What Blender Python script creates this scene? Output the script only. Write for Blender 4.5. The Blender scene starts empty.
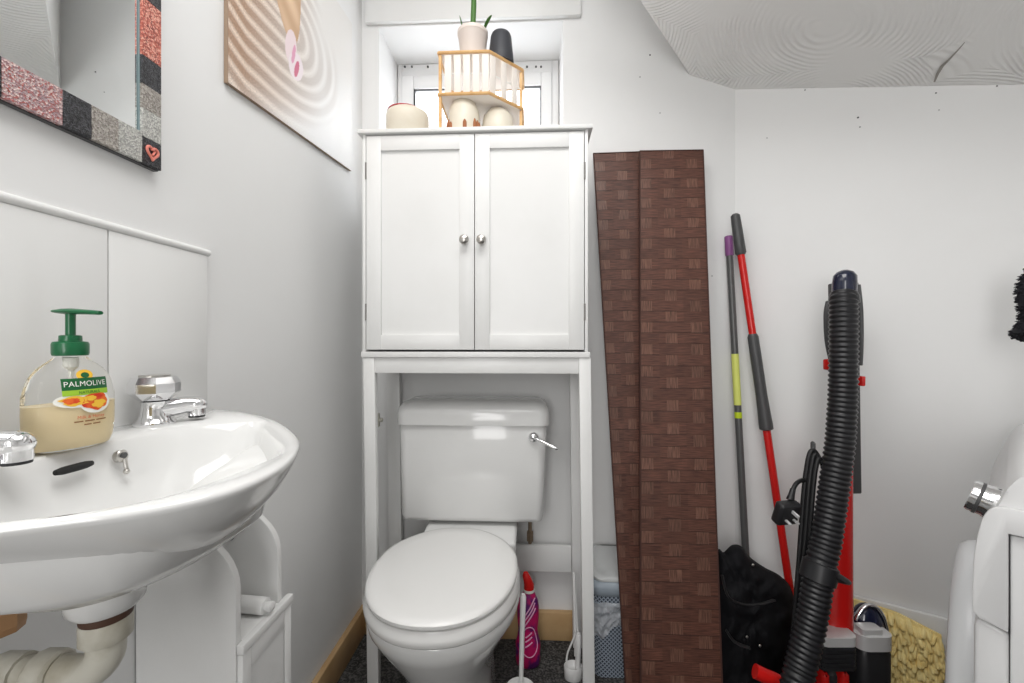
import bpy, bmesh, math, random
from mathutils import Vector, Matrix, noise
from math import sin, cos, pi, radians, sqrt, atan2, tan
random.seed(7)
SC = bpy.context.scene
COL = SC.collection

# ------------------------------------------------------------------ camera frame
H, FPX = 1.0, 430.0
YAW = radians(2.66)
FW = Vector((-sin(YAW), cos(YAW), 0)); RT = Vector((cos(YAW), sin(YAW), 0)); UP = Vector((0, 0, 1))
EYE = Vector((0, 0, H))
def ray(px, py): return FW + RT * ((px - 512) / FPX) + UP * ((341.5 - py) / FPX)
def on(px, py, x=None, y=None, z=None):
    r = ray(px, py)
    t = (x / r.x) if x is not None else (y / r.y) if y is not None else (z - H) / r.z
    return EYE + r * t
def at(px, py, d): return EYE + ray(px, py) * d
def hit(px, py, p0, n):
    r = ray(px, py); return EYE + r * ((p0 - EYE).dot(n) / r.dot(n))

# ------------------------------------------------------------------ mesh builder
def frame_for(d):
    d = d.normalized()
    a = Vector((0, 0, 1)) if abs(d.z) < .9 else Vector((1, 0, 0))
    u = d.cross(a).normalized(); v = d.cross(u).normalized()
    return u, v
class MB:
    def __init__(s): s.v = []; s.f = []; s.m = []
    def add(s, vs, fs, mi=0):
        o = len(s.v); s.v += [Vector(p) for p in vs]
        for f in fs: s.f.append([i + o for i in f]); s.m.append(mi)
        return s
    def bm(s, b, M=None, mi=0):
        b.verts.index_update()
        vs = [(M @ v.co if M else v.co.copy()) for v in b.verts]
        s.add(vs, [[v.index for v in f.verts] for f in b.faces], mi); b.free(); return s
    def box(s, lo, hi, bev=0, seg=2, M=None, mi=0):
        lo, hi = Vector(lo), Vector(hi)
        b = bmesh.new(); bmesh.ops.create_cube(b, size=1)
        c = (lo + hi) / 2; d = hi - lo
        for v in b.verts: v.co = Vector((v.co.x * d.x, v.co.y * d.y, v.co.z * d.z)) + c
        if bev: bmesh.ops.bevel(b, geom=list(b.edges), offset=min(bev, .49 * min(abs(d.x), abs(d.y), abs(d.z))), segments=seg, affect='EDGES', profile=.5)
        return s.bm(b, M, mi)
    def hexa(s, pts, bev=0, mi=0, seg=2):
        """pts: 4 corners of one face then the 4 matching corners of the opposite face"""
        b = bmesh.new(); v = [b.verts.new(p) for p in pts]
        for f in ((0,1,2,3),(7,6,5,4),(0,4,5,1),(1,5,6,2),(2,6,7,3),(3,7,4,0)): b.faces.new([v[i] for i in f])
        bmesh.ops.recalc_face_normals(b, faces=list(b.faces))
        if bev: bmesh.ops.bevel(b, geom=list(b.edges), offset=bev, segments=seg, affect='EDGES', profile=.5)
        return s.bm(b, None, mi)
    def loft(s, rings, cap0=True, cap1=True, closed=True, mi=0):
        n = len(rings[0]); vs = [p for r in rings for p in r]; fs = []
        for i in range(len(rings) - 1):
            for j in range(n if closed else n - 1):
                k = (j + 1) % n
                fs.append([i*n+j, i*n+k, (i+1)*n+k, (i+1)*n+j])
        if cap0: fs.append(list(range(n))[::-1])
        if cap1: fs.append([(len(rings)-1)*n + j for j in range(n)])
        return s.add(vs, fs, mi)
    def lathe(s, prof, org=(0,0,0), axis=(0,0,1), seg=28, sx=1, sy=1, u=None, mi=0, facet=None):
        """prof: list of (radius, height along axis)"""
        org = Vector(org); d = Vector(axis).normalized()
        if u is None: u, w = frame_for(d)
        else: u = Vector(u); u = (u - d * u.dot(d)).normalized(); w = d.cross(u)
        rings = []
        for r, h in prof:
            rings.append([org + d*h + u*(r*sx*cos(2*pi*j/seg)) + w*(r*sy*sin(2*pi*j/seg)) for j in range(seg)])
        return s.loft(rings, prof[0][0] > 1e-6 or True, True, mi=mi)
    def tube(s, pts, r, seg=12, caps=True, mi=0, sx=1, sy=1, u0=None):
        pts = [Vector(p) for p in pts]; n = len(pts)
        rs = r if isinstance(r, (list, tuple)) else [r] * n
        t0 = (pts[1] - pts[0]).normalized()
        u, w = frame_for(t0)
        if u0 is not None: u = (Vector(u0) - t0 * Vector(u0).dot(t0)).normalized()
        rings = []
        for i, p in enumerate(pts):
            t = ((pts[min(i+1, n-1)] - pts[max(i-1, 0)])).normalized()
            u = (u - t * u.dot(t)).normalized(); w = t.cross(u)
            rings.append([p + u*(rs[i]*sx*cos(2*pi*j/seg)) + w*(rs[i]*sy*sin(2*pi*j/seg)) for j in range(seg)])
        return s.loft(rings, caps, caps, mi=mi)
    def prism(s, poly, off, bev=0, mi=0, seg=2):
        poly = [Vector(p) for p in poly]; off = Vector(off); n = len(poly)
        b = bmesh.new(); A = [b.verts.new(p) for p in poly]; B = [b.verts.new(p + off) for p in poly]
        b.faces.new(A[::-1]); b.faces.new(B)
        for i in range(n): b.faces.new([A[i], A[(i+1) % n], B[(i+1) % n], B[i]])
        bmesh.ops.recalc_face_normals(b, faces=list(b.faces))
        if bev: bmesh.ops.bevel(b, geom=list(b.edges), offset=bev, segments=seg, affect='EDGES', profile=.5)
        return s.bm(b, None, mi)
    def grid(s, fn, nu, nv, mi=0):
        vs = [fn(i/nu, j/nv) for j in range(nv+1) for i in range(nu+1)]
        fs = [[j*(nu+1)+i, j*(nu+1)+i+1, (j+1)*(nu+1)+i+1, (j+1)*(nu+1)+i] for j in range(nv) for i in range(nu)]
        return s.add(vs, fs, mi)
    def ball(s, c, r, sc=(1,1,1), sub=3, mi=0, fn=None):
        b = bmesh.new(); bmesh.ops.create_icosphere(b, subdivisions=sub, radius=1)
        for v in b.verts:
            q = v.co.copy(); k = fn(q) if fn else 1
            v.co = Vector((q.x*r*sc[0]*k, q.y*r*sc[1]*k, q.z*r*sc[2]*k)) + Vector(c)
        return s.bm(b, None, mi)
    def build(s, name, mats, parent=None, smooth=True, ang=38, uv=None):
        o3 = Vector((0,0,0)); p = parent
        while p is not None: o3 += p.location; p = p.parent
        org = o3
        if parent is None:
            lo = Vector([min(v[k] for v in s.v) for k in range(3)]); hi = Vector([max(v[k] for v in s.v) for k in range(3)])
            org = Vector(((lo.x+hi.x)/2, (lo.y+hi.y)/2, lo.z))
        me = bpy.data.meshes.new(name)
        me.from_pydata([tuple(v - org) for v in s.v], [], s.f)
        mats = mats if isinstance(mats, (list, tuple)) else [mats]
        for m in mats: me.materials.append(m)
        me.polygons.foreach_set('material_index', s.m)
        b = bmesh.new(); b.from_mesh(me)
        if uv is None: bmesh.ops.remove_doubles(b, verts=b.verts, dist=1e-6)
        bmesh.ops.recalc_face_normals(b, faces=list(b.faces)); b.to_mesh(me); b.free()
        if uv is not None:
            L = me.uv_layers.new(name='UVMap')
            for lp in me.loops: L.data[lp.index].uv = uv[lp.vertex_index]
        if smooth:
            me.shade_smooth(); me.set_sharp_from_angle(angle=radians(ang))
        me.update()
        o = bpy.data.objects.new(name, me); COL.objects.link(o)
        o.location = org if parent is None else (0,0,0)
        o.parent = parent
        return o
def tag(o, label, cat, group=None, kind=None):
    o['label'] = label; o['category'] = cat
    if group: o['group'] = group
    if kind: o['kind'] = kind
    return o
def thing(name, label, cat, loc, group=None):
    o = bpy.data.objects.new(name, None); COL.objects.link(o); o.location = loc
    o.empty_display_size = .05
    return tag(o, label, cat, group)
def struct(mb, name, m, **k):
    o = mb.build(name, m, None, **k); o['kind'] = 'structure'; return o
def crom(pts, n=8, closed=False):
    pts = [Vector(p) for p in pts]; N = len(pts); out = []
    R = range(N) if closed else range(N-1)
    for i in R:
        if closed: a,b,c,d = pts[i-1], pts[i], pts[(i+1)%N], pts[(i+2)%N]
        else: a,b,c,d = pts[max(i-1,0)], pts[i], pts[i+1], pts[min(i+2,N-1)]
        for k in range(n):
            t = k/n
            out.append(.5*((2*b)+(c-a)*t+(2*a-5*b+4*c-d)*t*t+(3*b-a-3*c+d)*t**3))
    if not closed: out.append(pts[-1])
    return out
def interp(xs, ys, x):
    if x <= xs[0]: return ys[0]
    for i in range(len(xs)-1):
        if x <= xs[i+1]:
            t = (x-xs[i])/(xs[i+1]-xs[i]); return ys[i]*(1-t)+ys[i+1]*t
    return ys[-1]

# ------------------------------------------------------------------ materials
def srgb(r, g, b):
    f = lambda c: (c/255/12.92) if c/255 <= .04045 else ((c/255+.055)/1.055)**2.4
    return (f(r), f(g), f(b), 1)
def mat(name, col, rough=.5, metal=0, spec=.5, bump=None, var=None, coat=0, trans=0, ior=1.45, alpha=1, sheen=0):
    m = bpy.data.materials.new(name); m.use_nodes = True
    nt = m.node_tree; p = nt.nodes['Principled BSDF']
    p.inputs['Base Color'].default_value = col
    p.inputs['Roughness'].default_value = rough; p.inputs['Metallic'].default_value = metal
    p.inputs['Specular IOR Level'].default_value = spec; p.inputs['Coat Weight'].default_value = coat
    p.inputs['Transmission Weight'].default_value = trans; p.inputs['IOR'].default_value = ior
    p.inputs['Alpha'].default_value = alpha
    if sheen: p.inputs['Sheen Weight'].default_value = sheen
    tc = nt.nodes.new('ShaderNodeTexCoord')
    if var:
        sc, c2, lo, hi = var
        n = nt.nodes.new('ShaderNodeTexNoise'); n.inputs['Scale'].default_value = sc; n.inputs['Detail'].default_value = 5
        nt.links.new(tc.outputs['Object'], n.inputs['Vector'])
        r = nt.nodes.new('ShaderNodeMapRange'); r.inputs[1].default_value = lo; r.inputs[2].default_value = hi
        nt.links.new(n.outputs['Fac'], r.inputs[0])
        mx = nt.nodes.new('ShaderNodeMix'); mx.data_type = 'RGBA'
        mx.inputs['A'].default_value = col; mx.inputs['B'].default_value = c2
        nt.links.new(r.outputs[0], mx.inputs['Factor']); nt.links.new(mx.outputs['Result'], p.inputs['Base Color'])
    if bump:
        sc, st, dist = bump
        n = nt.nodes.new('ShaderNodeTexNoise'); n.inputs['Scale'].default_value = sc; n.inputs['Detail'].default_value = 4
        nt.links.new(tc.outputs['Object'], n.inputs['Vector'])
        b = nt.nodes.new('ShaderNodeBump'); b.inputs['Strength'].default_value = st; b.inputs['Distance'].default_value = dist
        nt.links.new(n.outputs['Fac'], b.inputs['Height']); nt.links.new(b.outputs['Normal'], p.inputs['Normal'])
    return m
def N(m, t, **k):
    n = m.node_tree.nodes.new(t)
    for a, b in k.items(): setattr(n, a, b)
    return n
def L(m, a, b): m.node_tree.links.new(a, b)
def P(m): return m.node_tree.nodes['Principled BSDF']

M = {}
M['wall'] = mat('wall_paint', (.84,.84,.835,1), .55, bump=(60,.10,.002), var=(2.5,(.81,.81,.805,1),.4,.75))
M['white'] = mat('white_lacquer', (.82,.82,.81,1), .35, var=(6,(.78,.78,.765,1),.45,.8))
M['upvc'] = mat('window_plastic', (.85,.85,.85,1), .25)
M['porc'] = mat('porcelain', (.75,.75,.74,1), .12, coat=.4)
M['seat'] = mat('seat_plastic', (.82,.815,.80,1), .22)
M['tile'] = mat('white_tile', (.78,.78,.77,1), .12, bump=(3,.05,.004))
M['chrome'] = mat('chrome', (.82,.82,.83,1), .08, 1)
M['nickel'] = mat('brushed_nickel', (.55,.53,.50,1), .3, 1)
M['hinge'] = mat('hinge_steel', (.22,.21,.20,1), .4, .5)
M['dark'] = mat('dark_gap', (.01,.01,.01,1), .7)
M['rubber'] = mat('rubber', (.02,.02,.022,1), .5)
M['pine'] = mat('varnished_pine', srgb(202,170,126), .4, var=(9,srgb(176,140,96),.35,.75))
M['wood'] = mat('light_bamboo', srgb(226,184,128), .45, var=(30,srgb(205,158,98),.4,.7))
M['slat'] = mat('pale_slat', (.84,.78,.72,1), .5)
M['cream'] = mat('cream_ceramic', (.76,.71,.60,1), .35, var=(20,(.72,.65,.53,1),.4,.7))
M['pink'] = mat('pale_pot', (.80,.71,.65,1), .4)
M['black'] = mat('black_plastic', (.018,.018,.02,1), .38)
M['hose'] = mat('hose_plastic', (.016,.016,.018,1), .32)
M['grey'] = mat('dark_grey_plastic', (.07,.07,.072,1), .42)
M['midgrey'] = mat('grey_pole_metal', (.12,.12,.12,1), .35, .3)
M['red'] = mat('red_gloss', (.62,.012,.010,1), .25, coat=.3)
M['silver'] = mat('silver_plastic', (.70,.70,.70,1), .3, .3)
M['cloth'] = mat('black_cloth', (.006,.006,.0075,1), .8, spec=.25, bump=(300,.3,.001))
M['fur'] = mat('black_fur', (.008,.008,.012,1), .8)
M['purple'] = mat('purple_cap', srgb(140,84,140), .4)
M['lime'] = mat('lime_label', srgb(200,220,40), .5)
M['limepale'] = mat('pale_lime_label', srgb(225,230,120), .5)
M['green'] = mat('green_pump', srgb(10,95,55), .28, coat=.2)
M['leaf'] = mat('leaf', srgb(70,115,45), .4)
M['redlid'] = mat('red_wax', srgb(180,45,50), .35)
M['anth'] = mat('anthracite', (.045,.047,.055,1), .5)
M['stain'] = mat('rust_brown', srgb(160,100,62), .6)
M['trap'] = mat('aged_plastic', srgb(205,202,190), .38, var=(22,srgb(150,140,115),.45,.8))
M['rust'] = mat('rusty_washer', srgb(80,55,42), .6)
M['copper'] = mat('brass_nut', srgb(176,136,98), .4, .3)
M['brown_edge'] = mat('screen_edge', srgb(74,47,40), .7)
M['white_pl'] = mat('white_plastic', (.80,.80,.79,1), .3)
M['steel'] = mat('machine_white', (.71,.71,.71,1), .28)
M['machgrey'] = mat('machine_door_grey', (.68,.69,.70,1), .3)
M['yellow'] = mat('yellow_chenille', srgb(252,232,165), .9, var=(40,srgb(238,208,130),.4,.7))
M['magenta'] = mat('magenta_label', srgb(190,25,95), .3, var=(28,srgb(90,25,100),.48,.6))
M['orange'] = mat('orange_print', srgb(232,110,40), .5, var=(90,srgb(205,50,25),.42,.62))
M['yellowp'] = mat('yellow_print', srgb(240,190,60), .5)
M['lightp'] = mat('white_print', (.85,.85,.80,1), .5)
M['labelg'] = mat('label_green', srgb(22,92,48), .4)
M['limeg'] = mat('label_lime', srgb(150,190,50), .45)
M['skin_o'] = mat('printed_brown', srgb(150,100,50), .5)
M['heart'] = mat('heart_glitter', srgb(228,135,120), .35)
M['navy'] = mat('dark_blue_plastic', (.012,.016,.04,1), .12, coat=.5)
M['basket'] = mat('grey_blue_basket', srgb(150,160,170), .4)
M['lidgrey'] = mat('grey_lid', srgb(190,192,192), .35)
M['amber'] = mat('amber_plastic', (.05,.05,.06,1), .1, coat=1)

# clear plastics / glass
M['bottle'] = mat('clear_bottle', (.97,.97,.95,1), .03, trans=1, ior=1.15, spec=.5)
M['soap'] = mat('milky_soap', srgb(238,218,176), .3)
def glass_mat():
    m = bpy.data.materials.new('window_glass'); m.use_nodes = True; nt = m.node_tree
    nt.nodes.remove(P(m))
    out = [n for n in nt.nodes if n.type == 'OUTPUT_MATERIAL'][0]
    t = N(m,'ShaderNodeBsdfTransparent'); g = N(m,'ShaderNodeBsdfGlossy'); g.inputs['Roughness'].default_value = .02
    x = N(m,'ShaderNodeMixShader'); x.inputs[0].default_value = .06
    L(m,t.outputs[0],x.inputs[1]); L(m,g.outputs[0],x.inputs[2]); L(m,x.outputs[0],out.inputs[0]); return m
M['glass'] = glass_mat()
def bag_mat():
    m = bpy.data.materials.new('clear_bag_film'); m.use_nodes = True; nt = m.node_tree
    p = P(m); p.inputs['Base Color'].default_value = (.85,.87,.9,1); p.inputs['Roughness'].default_value = .18
    p.inputs['Alpha'].default_value = .34; return m
M['bag'] = bag_mat()
M['mirror'] = mat('mirror_glass', (.86,.88,.88,1), .015, 1)

def artex():
    m = mat('swirled_plaster', (.88,.875,.86,1), .7)
    p = P(m)
    tc = N(m,'ShaderNodeTexCoord')
    vo = N(m,'ShaderNodeTexVoronoi'); vo.inputs['Scale'].default_value = 2.3; vo.inputs['Randomness'].default_value = .8
    nz = N(m,'ShaderNodeTexNoise'); nz.inputs['Scale'].default_value = 6; nz.inputs['Detail'].default_value = 3
    L(m,tc.outputs['Object'],vo.inputs['Vector']); L(m,tc.outputs['Object'],nz.inputs['Vector'])
    a = N(m,'ShaderNodeMath',operation='MULTIPLY_ADD'); a.inputs[1].default_value = .06
    L(m,nz.outputs['Fac'],a.inputs[0]); L(m,vo.outputs['Distance'],a.inputs[2])
    b = N(m,'ShaderNodeMath',operation='MULTIPLY'); b.inputs[1].default_value = 270; L(m,a.outputs[0],b.inputs[0])
    s = N(m,'ShaderNodeMath',operation='SINE'); L(m,b.outputs[0],s.inputs[0])
    n2 = N(m,'ShaderNodeTexNoise'); n2.inputs['Scale'].default_value = 4.5; L(m,tc.outputs['Object'],n2.inputs['Vector'])
    mr = N(m,'ShaderNodeMapRange'); mr.inputs[1].default_value = .42; mr.inputs[2].default_value = .66; L(m,n2.outputs['Fac'],mr.inputs[0])
    k = N(m,'ShaderNodeMath',operation='MULTIPLY'); L(m,s.outputs[0],k.inputs[0]); L(m,mr.outputs[0],k.inputs[1])
    bp = N(m,'ShaderNodeBump'); bp.inputs['Strength'].default_value = .45; bp.inputs['Distance'].default_value = .0035
    L(m,k.outputs[0],bp.inputs['Height']); L(m,bp.outputs['Normal'],p.inputs['Normal'])
    return m
M['artex'] = artex()
def floor_mat():
    m = mat('dark_floor', (.03,.03,.03,1), .75)
    p = P(m); tc = N(m,'ShaderNodeTexCoord'); nz = N(m,'ShaderNodeTexNoise'); nz.inputs['Scale'].default_value = 160; nz.inputs['Detail'].default_value = 3
    L(m,tc.outputs['Object'],nz.inputs['Vector'])
    r = N(m,'ShaderNodeValToRGB'); r.color_ramp.elements[0].position = .42; r.color_ramp.elements[0].color = (.018,.018,.018,1)
    r.color_ramp.elements[1].position = .72; r.color_ramp.elements[1].color = (.14,.135,.13,1)
    L(m,nz.outputs['Fac'],r.inputs[0]); L(m,r.outputs[0],p.inputs['Base Color'])
    bp = N(m,'ShaderNodeBump'); bp.inputs['Strength'].default_value = .5; bp.inputs['Distance'].default_value = .002
    L(m,nz.outputs['Fac'],bp.inputs['Height']); L(m,bp.outputs['Normal'],p.inputs['Normal']); return m
M['floor'] = floor_mat()

def weave_mat():
    """woven paper strips: UV in metres, verticals over horizontals"""
    m = mat('woven_brown_paper', (.1,.04,.03,1), .5); p = P(m)
    uv = N(m,'ShaderNodeUVMap'); uv.uv_map = 'UVMap'
    sp = N(m,'ShaderNodeSeparateXYZ'); L(m,uv.outputs[0],sp.inputs[0])
    def mth(op, a, b=None, c=None):
        n = N(m,'ShaderNodeMath',operation=op)
        for i, q in enumerate((a,b,c)):
            if q is None: continue
            if isinstance(q,(int,float)): n.inputs[i].default_value = q
            else: L(m,q,n.inputs[i])
        return n.outputs[0]
    CW, RH = .0725, .0335
    cu = mth('DIVIDE', sp.outputs['X'], CW); ci = mth('FLOOR', cu); cf = mth('FRACT', cu)
    rv = mth('DIVIDE', sp.outputs['Y'], RH); ri = mth('FLOOR', rv); rf = mth('FRACT', rv)
    par = mth('FLOORED_MODULO', mth('ADD', ci, ri), 2)
    incol = mth('MULTIPLY', mth('GREATER_THAN', cf, .27), mth('LESS_THAN', cf, .73))
    sq = mth('MULTIPLY', incol, mth('GREATER_THAN', par, .5))
    # fibre streaks
    cmb = N(m,'ShaderNodeCombineXYZ'); L(m,mth('MULTIPLY',sp.outputs['X'],26),cmb.inputs[0]); L(m,mth('MULTIPLY',sp.outputs['Y'],420),cmb.inputs[1])
    nz = N(m,'ShaderNodeTexNoise'); nz.inputs['Scale'].default_value = 1; nz.inputs['Detail'].default_value = 4; L(m,cmb.outputs[0],nz.inputs['Vector'])
    cmb2 = N(m,'ShaderNodeCombineXYZ'); L(m,mth('MULTIPLY',sp.outputs['X'],420),cmb2.inputs[0]); L(m,mth('MULTIPLY',sp.outputs['Y'],26),cmb2.inputs[1])
    nz2 = N(m,'ShaderNodeTexNoise'); nz2.inputs['Scale'].default_value = 1; nz2.inputs['Detail'].default_value = 4; L(m,cmb2.outputs[0],nz2.inputs['Vector'])
    wn = N(m,'ShaderNodeTexWhiteNoise',noise_dimensions='2D'); cc = N(m,'ShaderNodeCombineXYZ'); L(m,ci,cc.inputs[0]); L(m,ri,cc.inputs[1]); L(m,cc.outputs[0],wn.inputs['Vector'])
    rA = N(m,'ShaderNodeValToRGB'); rA.color_ramp.elements[0].position=.3; rA.color_ramp.elements[0].color=srgb(62,38,31); rA.color_ramp.elements[1].position=.72; rA.color_ramp.elements[1].color=srgb(112,72,58)
    rB = N(m,'ShaderNodeValToRGB'); rB.color_ramp.elements[0].position=.3; rB.color_ramp.elements[0].color=srgb(74,49,41); rB.color_ramp.elements[1].position=.72; rB.color_ramp.elements[1].color=srgb(128,91,75)  # vertical strips lighter: their sheen is put into the colour
    L(m,nz.outputs['Fac'],rA.inputs[0]); L(m,nz2.outputs['Fac'],rB.inputs[0])
    mx = N(m,'ShaderNodeMix',data_type='RGBA'); L(m,sq,mx.inputs['Factor']); L(m,rA.outputs[0],mx.inputs['A']); L(m,rB.outputs[0],mx.inputs['B'])
    hs = N(m,'ShaderNodeHueSaturation'); L(m,mx.outputs['Result'],hs.inputs['Color']); L(m,mth('MULTIPLY_ADD',wn.outputs['Value'],.26,.84),hs.inputs['Value'])
    # dark seams between horizontal strips
    seam = mth('LESS_THAN', rf, .055)
    mx2 = N(m,'ShaderNodeMix',data_type='RGBA'); L(m,mth('MULTIPLY',seam,mth('MULTIPLY',mth('GREATER_THAN',wn.outputs['Value'],.45),.75)),mx2.inputs['Factor']); L(m,hs.outputs['Color'],mx2.inputs['A']); mx2.inputs['B'].default_value = srgb(30,18,16)
    L(m,mx2.outputs['Result'],p.inputs['Base Color'])
    hgt = mth('ADD', mth('MULTIPLY',sq,.5), mth('ADD', mth('MULTIPLY',nz.outputs['Fac'],.35), mth('MULTIPLY',seam,-.4)))
    bp = N(m,'ShaderNodeBump'); bp.inputs['Strength'].default_value = .6; bp.inputs['Distance'].default_value = .002
    L(m,hgt,bp.inputs['Height']); L(m,bp.outputs['Normal'],p.inputs['Normal'])
    L(m,mth('MULTIPLY_ADD',sq,-.08,.46),p.inputs['Roughness'])
    return m
M['weave'] = weave_mat()
def glitter(name, c1, c2, c3=None):
    m = mat(name, c1, .4); p = P(m); tc = N(m,'ShaderNodeTexCoord')
    v = N(m,'ShaderNodeTexVoronoi'); v.inputs['Scale'].default_value = 480; L(m,tc.outputs['Object'],v.inputs['Vector'])
    sp = N(m,'ShaderNodeSeparateColor'); L(m,v.outputs['Color'],sp.inputs[0])
    r = N(m,'ShaderNodeValToRGB'); r.color_ramp.elements[0].color = c1; r.color_ramp.elements[1].color = c2
    if c3: e = r.color_ramp.elements.new(.5); e.color = c3
    L(m,sp.outputs['Red'],r.inputs[0]); L(m,r.outputs[0],p.inputs['Base Color'])
    bp = N(m,'ShaderNodeBump'); bp.inputs['Strength'].default_value = .8; bp.inputs['Distance'].default_value = .002
    L(m,v.outputs['Distance'],bp.inputs['Height']); L(m,bp.outputs['Normal'],p.inputs['Normal']); return m
M['g_red'] = glitter('orange_red_glitter', srgb(130,58,48), srgb(245,185,165), srgb(200,98,80))
M['g_mix'] = glitter('multicolour_glitter', srgb(175,85,75), srgb(232,205,200), srgb(165,140,145))
M['g_black'] = glitter('black_glitter', srgb(22,22,24), srgb(75,75,80), srgb(34,34,38))
M['g_brown'] = glitter('taupe_glitter', srgb(120,112,105), srgb(190,184,176))
M['g_light'] = glitter('silver_glitter', srgb(150,150,146), srgb(215,214,208))
M['teal'] = mat('glass_edge', srgb(135,155,158), .25)

def lattice_mat():
    m = mat('diamond_lattice', (.3,.3,.3,1), .4); p = P(m)
    uv = N(m,'ShaderNodeUVMap'); uv.uv_map = 'UVMap'
    mp = N(m,'ShaderNodeMapping'); mp.inputs['Rotation'].default_value = (0,0,radians(45)); L(m,uv.outputs[0],mp.inputs[0])
    ck = N(m,'ShaderNodeTexBrick'); ck.offset = 0; ck.inputs['Scale'].default_value = 1
    ck.inputs['Brick Width'].default_value = .0085; ck.inputs['Row Height'].default_value = .0085; ck.inputs['Mortar Size'].default_value = .0016; ck.inputs['Mortar Smooth'].default_value = .2
    ck.inputs['Color1'].default_value = srgb(52,60,72); ck.inputs['Color2'].default_value = srgb(60,68,80); ck.inputs['Mortar'].default_value = srgb(160,170,182)
    L(m,mp.outputs[0],ck.inputs['Vector']); L(m,ck.outputs['Color'],p.inputs['Base Color'])
    bp = N(m,'ShaderNodeBump'); bp.inputs['Strength'].default_value = 1; bp.inputs['Distance'].default_value = .003
    L(m,ck.outputs['Fac'],bp.inputs['Height']); L(m,bp.outputs['Normal'],p.inputs['Normal']); return m
M['lattice'] = lattice_mat()
def attr_mat(name, rough=.45):
    m = mat(name, (.8,.8,.8,1), rough); a = N(m,'ShaderNodeAttribute'); a.attribute_name = 'print'
    L(m,a.outputs['Color'],P(m).inputs['Base Color']); return m
M['print'] = attr_mat('canvas_print', .4)

def text_mesh(body, size, bold=0.0):
    cu = bpy.data.curves.new('lettering', 'FONT'); cu.body = body; cu.size = size; cu.align_x = 'CENTER'; cu.align_y = 'CENTER'; cu.offset = bold; cu.space_character = 1.06
    o = bpy.data.objects.new('lettering', cu); COL.objects.link(o)
    bpy.context.view_layer.update()
    me = bpy.data.meshes.new_from_object(o.evaluated_get(bpy.context.evaluated_depsgraph_get()))
    vs = [v.co.copy() for v in me.vertices]; fs = [list(p.vertices) for p in me.polygons]
    bpy.data.objects.remove(o); bpy.data.curves.remove(cu); bpy.data.meshes.remove(me)
    return vs, fs

# ================================================================== ROOM
YB = 1.46
XL = on(362, 100, y=YB).x                       # left wall plane
c735 = on(735, 90, y=YB)
XC = c735.x
def camdir(deg): return (FW * cos(radians(deg)) + RT * sin(radians(deg)))
WR = -camdir(-57)                               # along the right wall, coming nearer
WN = Vector((WR.y, -WR.x, 0)); 
if WN.dot(-Vector((XC, YB, 0))) < 0: WN = -WN   # into the room
CORN = Vector((XC, YB, 0))
END = CORN + WR * 1.55
YF = -1.25; ZC = 2.42
# floor / ceiling polygons
poly = [(XL, YF), (END.x, YF), (END.x, END.y), (XC, YB), (XL, YB)]
big = [(XL-.12, YF-.12), (END.x+.12, YF-.12), (END.x+.12, END.y+.1), (XC+.1, YB+.1), (XL-.12, YB+.1)]
struct(MB().prism([(x,y,-.06) for x,y in big], (0,0,.06)), 'floor', M['floor'], smooth=False)
struct(MB().prism([(x,y,ZC) for x,y in big], (0,0,.08)), 'ceiling', M['wall'], smooth=False)
# back wall with window opening
wl = on(379, 90, y=YB).x; wr = on(563, 90, y=YB).x; wt = on(470, 24, y=YB).z; wb = 1.46
WT = .25
b = MB()
b.box((XL-.12, YB, 0), (wl, YB+WT, ZC)); b.box((wr, YB, 0), (XC+.2, YB+WT, ZC))
b.box((wl, YB, 0), (wr, YB+WT, wb)); b.box((wl, YB, wt), (wr, YB+WT, ZC))
struct(b, 'wall_back', M['wall'], smooth=False)
struct(MB().box((XL-.12, YF, 0), (XL, YB+.0, ZC)), 'wall_left', M['wall'], smooth=False)
p0 = CORN; q = WN * -.12
struct(MB().prism([CORN, END, END + q, CORN + q], (0,0,ZC)), 'wall_right', M['wall'], smooth=False)
struct(MB().box((END.x, YF, 0), (END.x+.12, END.y, ZC)), 'wall_side', M['wall'], smooth=False)
struct(MB().box((XL-.12, YF-.12, 0), (END.x+.12, YF, ZC)), 'wall_front', M['wall'], smooth=False)
# sloped plaster soffit under the stairs
B_ = on(690, 75, y=YB); C_ = on(735, 89.5, y=YB)
D_ = hit(1024, 84.5, CORN, WN)
pn = (C_-B_).cross(D_-B_).normalized()
A_ = hit(640, 0, B_, pn)
def onp(x, y): # z on soffit plane
    return B_.z - (pn.x*(x-B_.x) + pn.y*(y-B_.y)) / pn.z
dirBA = (A_-B_); A2 = B_ + dirBA * 1.75
De = CORN + WR*1.5; De.z = onp(De.x, De.y)
E_ = Vector((END.x-.02, .15, 0)); E_.z = onp(E_.x, E_.y)
low = [B_, C_, De, E_, A2]
low = [Vector(p) for p in low]
mb = MB(); n = len(low); top = [Vector((p.x, p.y, ZC+.01)) for p in low]
mb.add(low + top, [list(range(n)), [n+i for i in range(n)][::-1]] + [[i, (i+1) % n, n+(i+1) % n, n+i] for i in range(n)])
so = struct(mb, 'ceiling_sloped', M['artex'], smooth=False)
# crack in the plaster
cr = [(935,82),(939,74),(943,66),(950,60),(958,50),(965,42)]
pts = [hit(x+random.uniform(-1,1), y, B_, pn) - Vector((0,0,.0006)) for x, y in cr]
mb = MB()
w_ = [.004,.008,.009,.006,.003,.001]
vs = []
for p, w in zip(pts, w_): vs += [p - Vector((w,w*.3,0)), p + Vector((w,w*.3,0))]
mb.add(vs, [[2*i,2*i+1,2*i+3,2*i+2] for i in range(len(pts)-1)])
o = struct(mb, 'ceiling_crack', mat('crack', (.36,.34,.31,1), .95), smooth=False)
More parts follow.
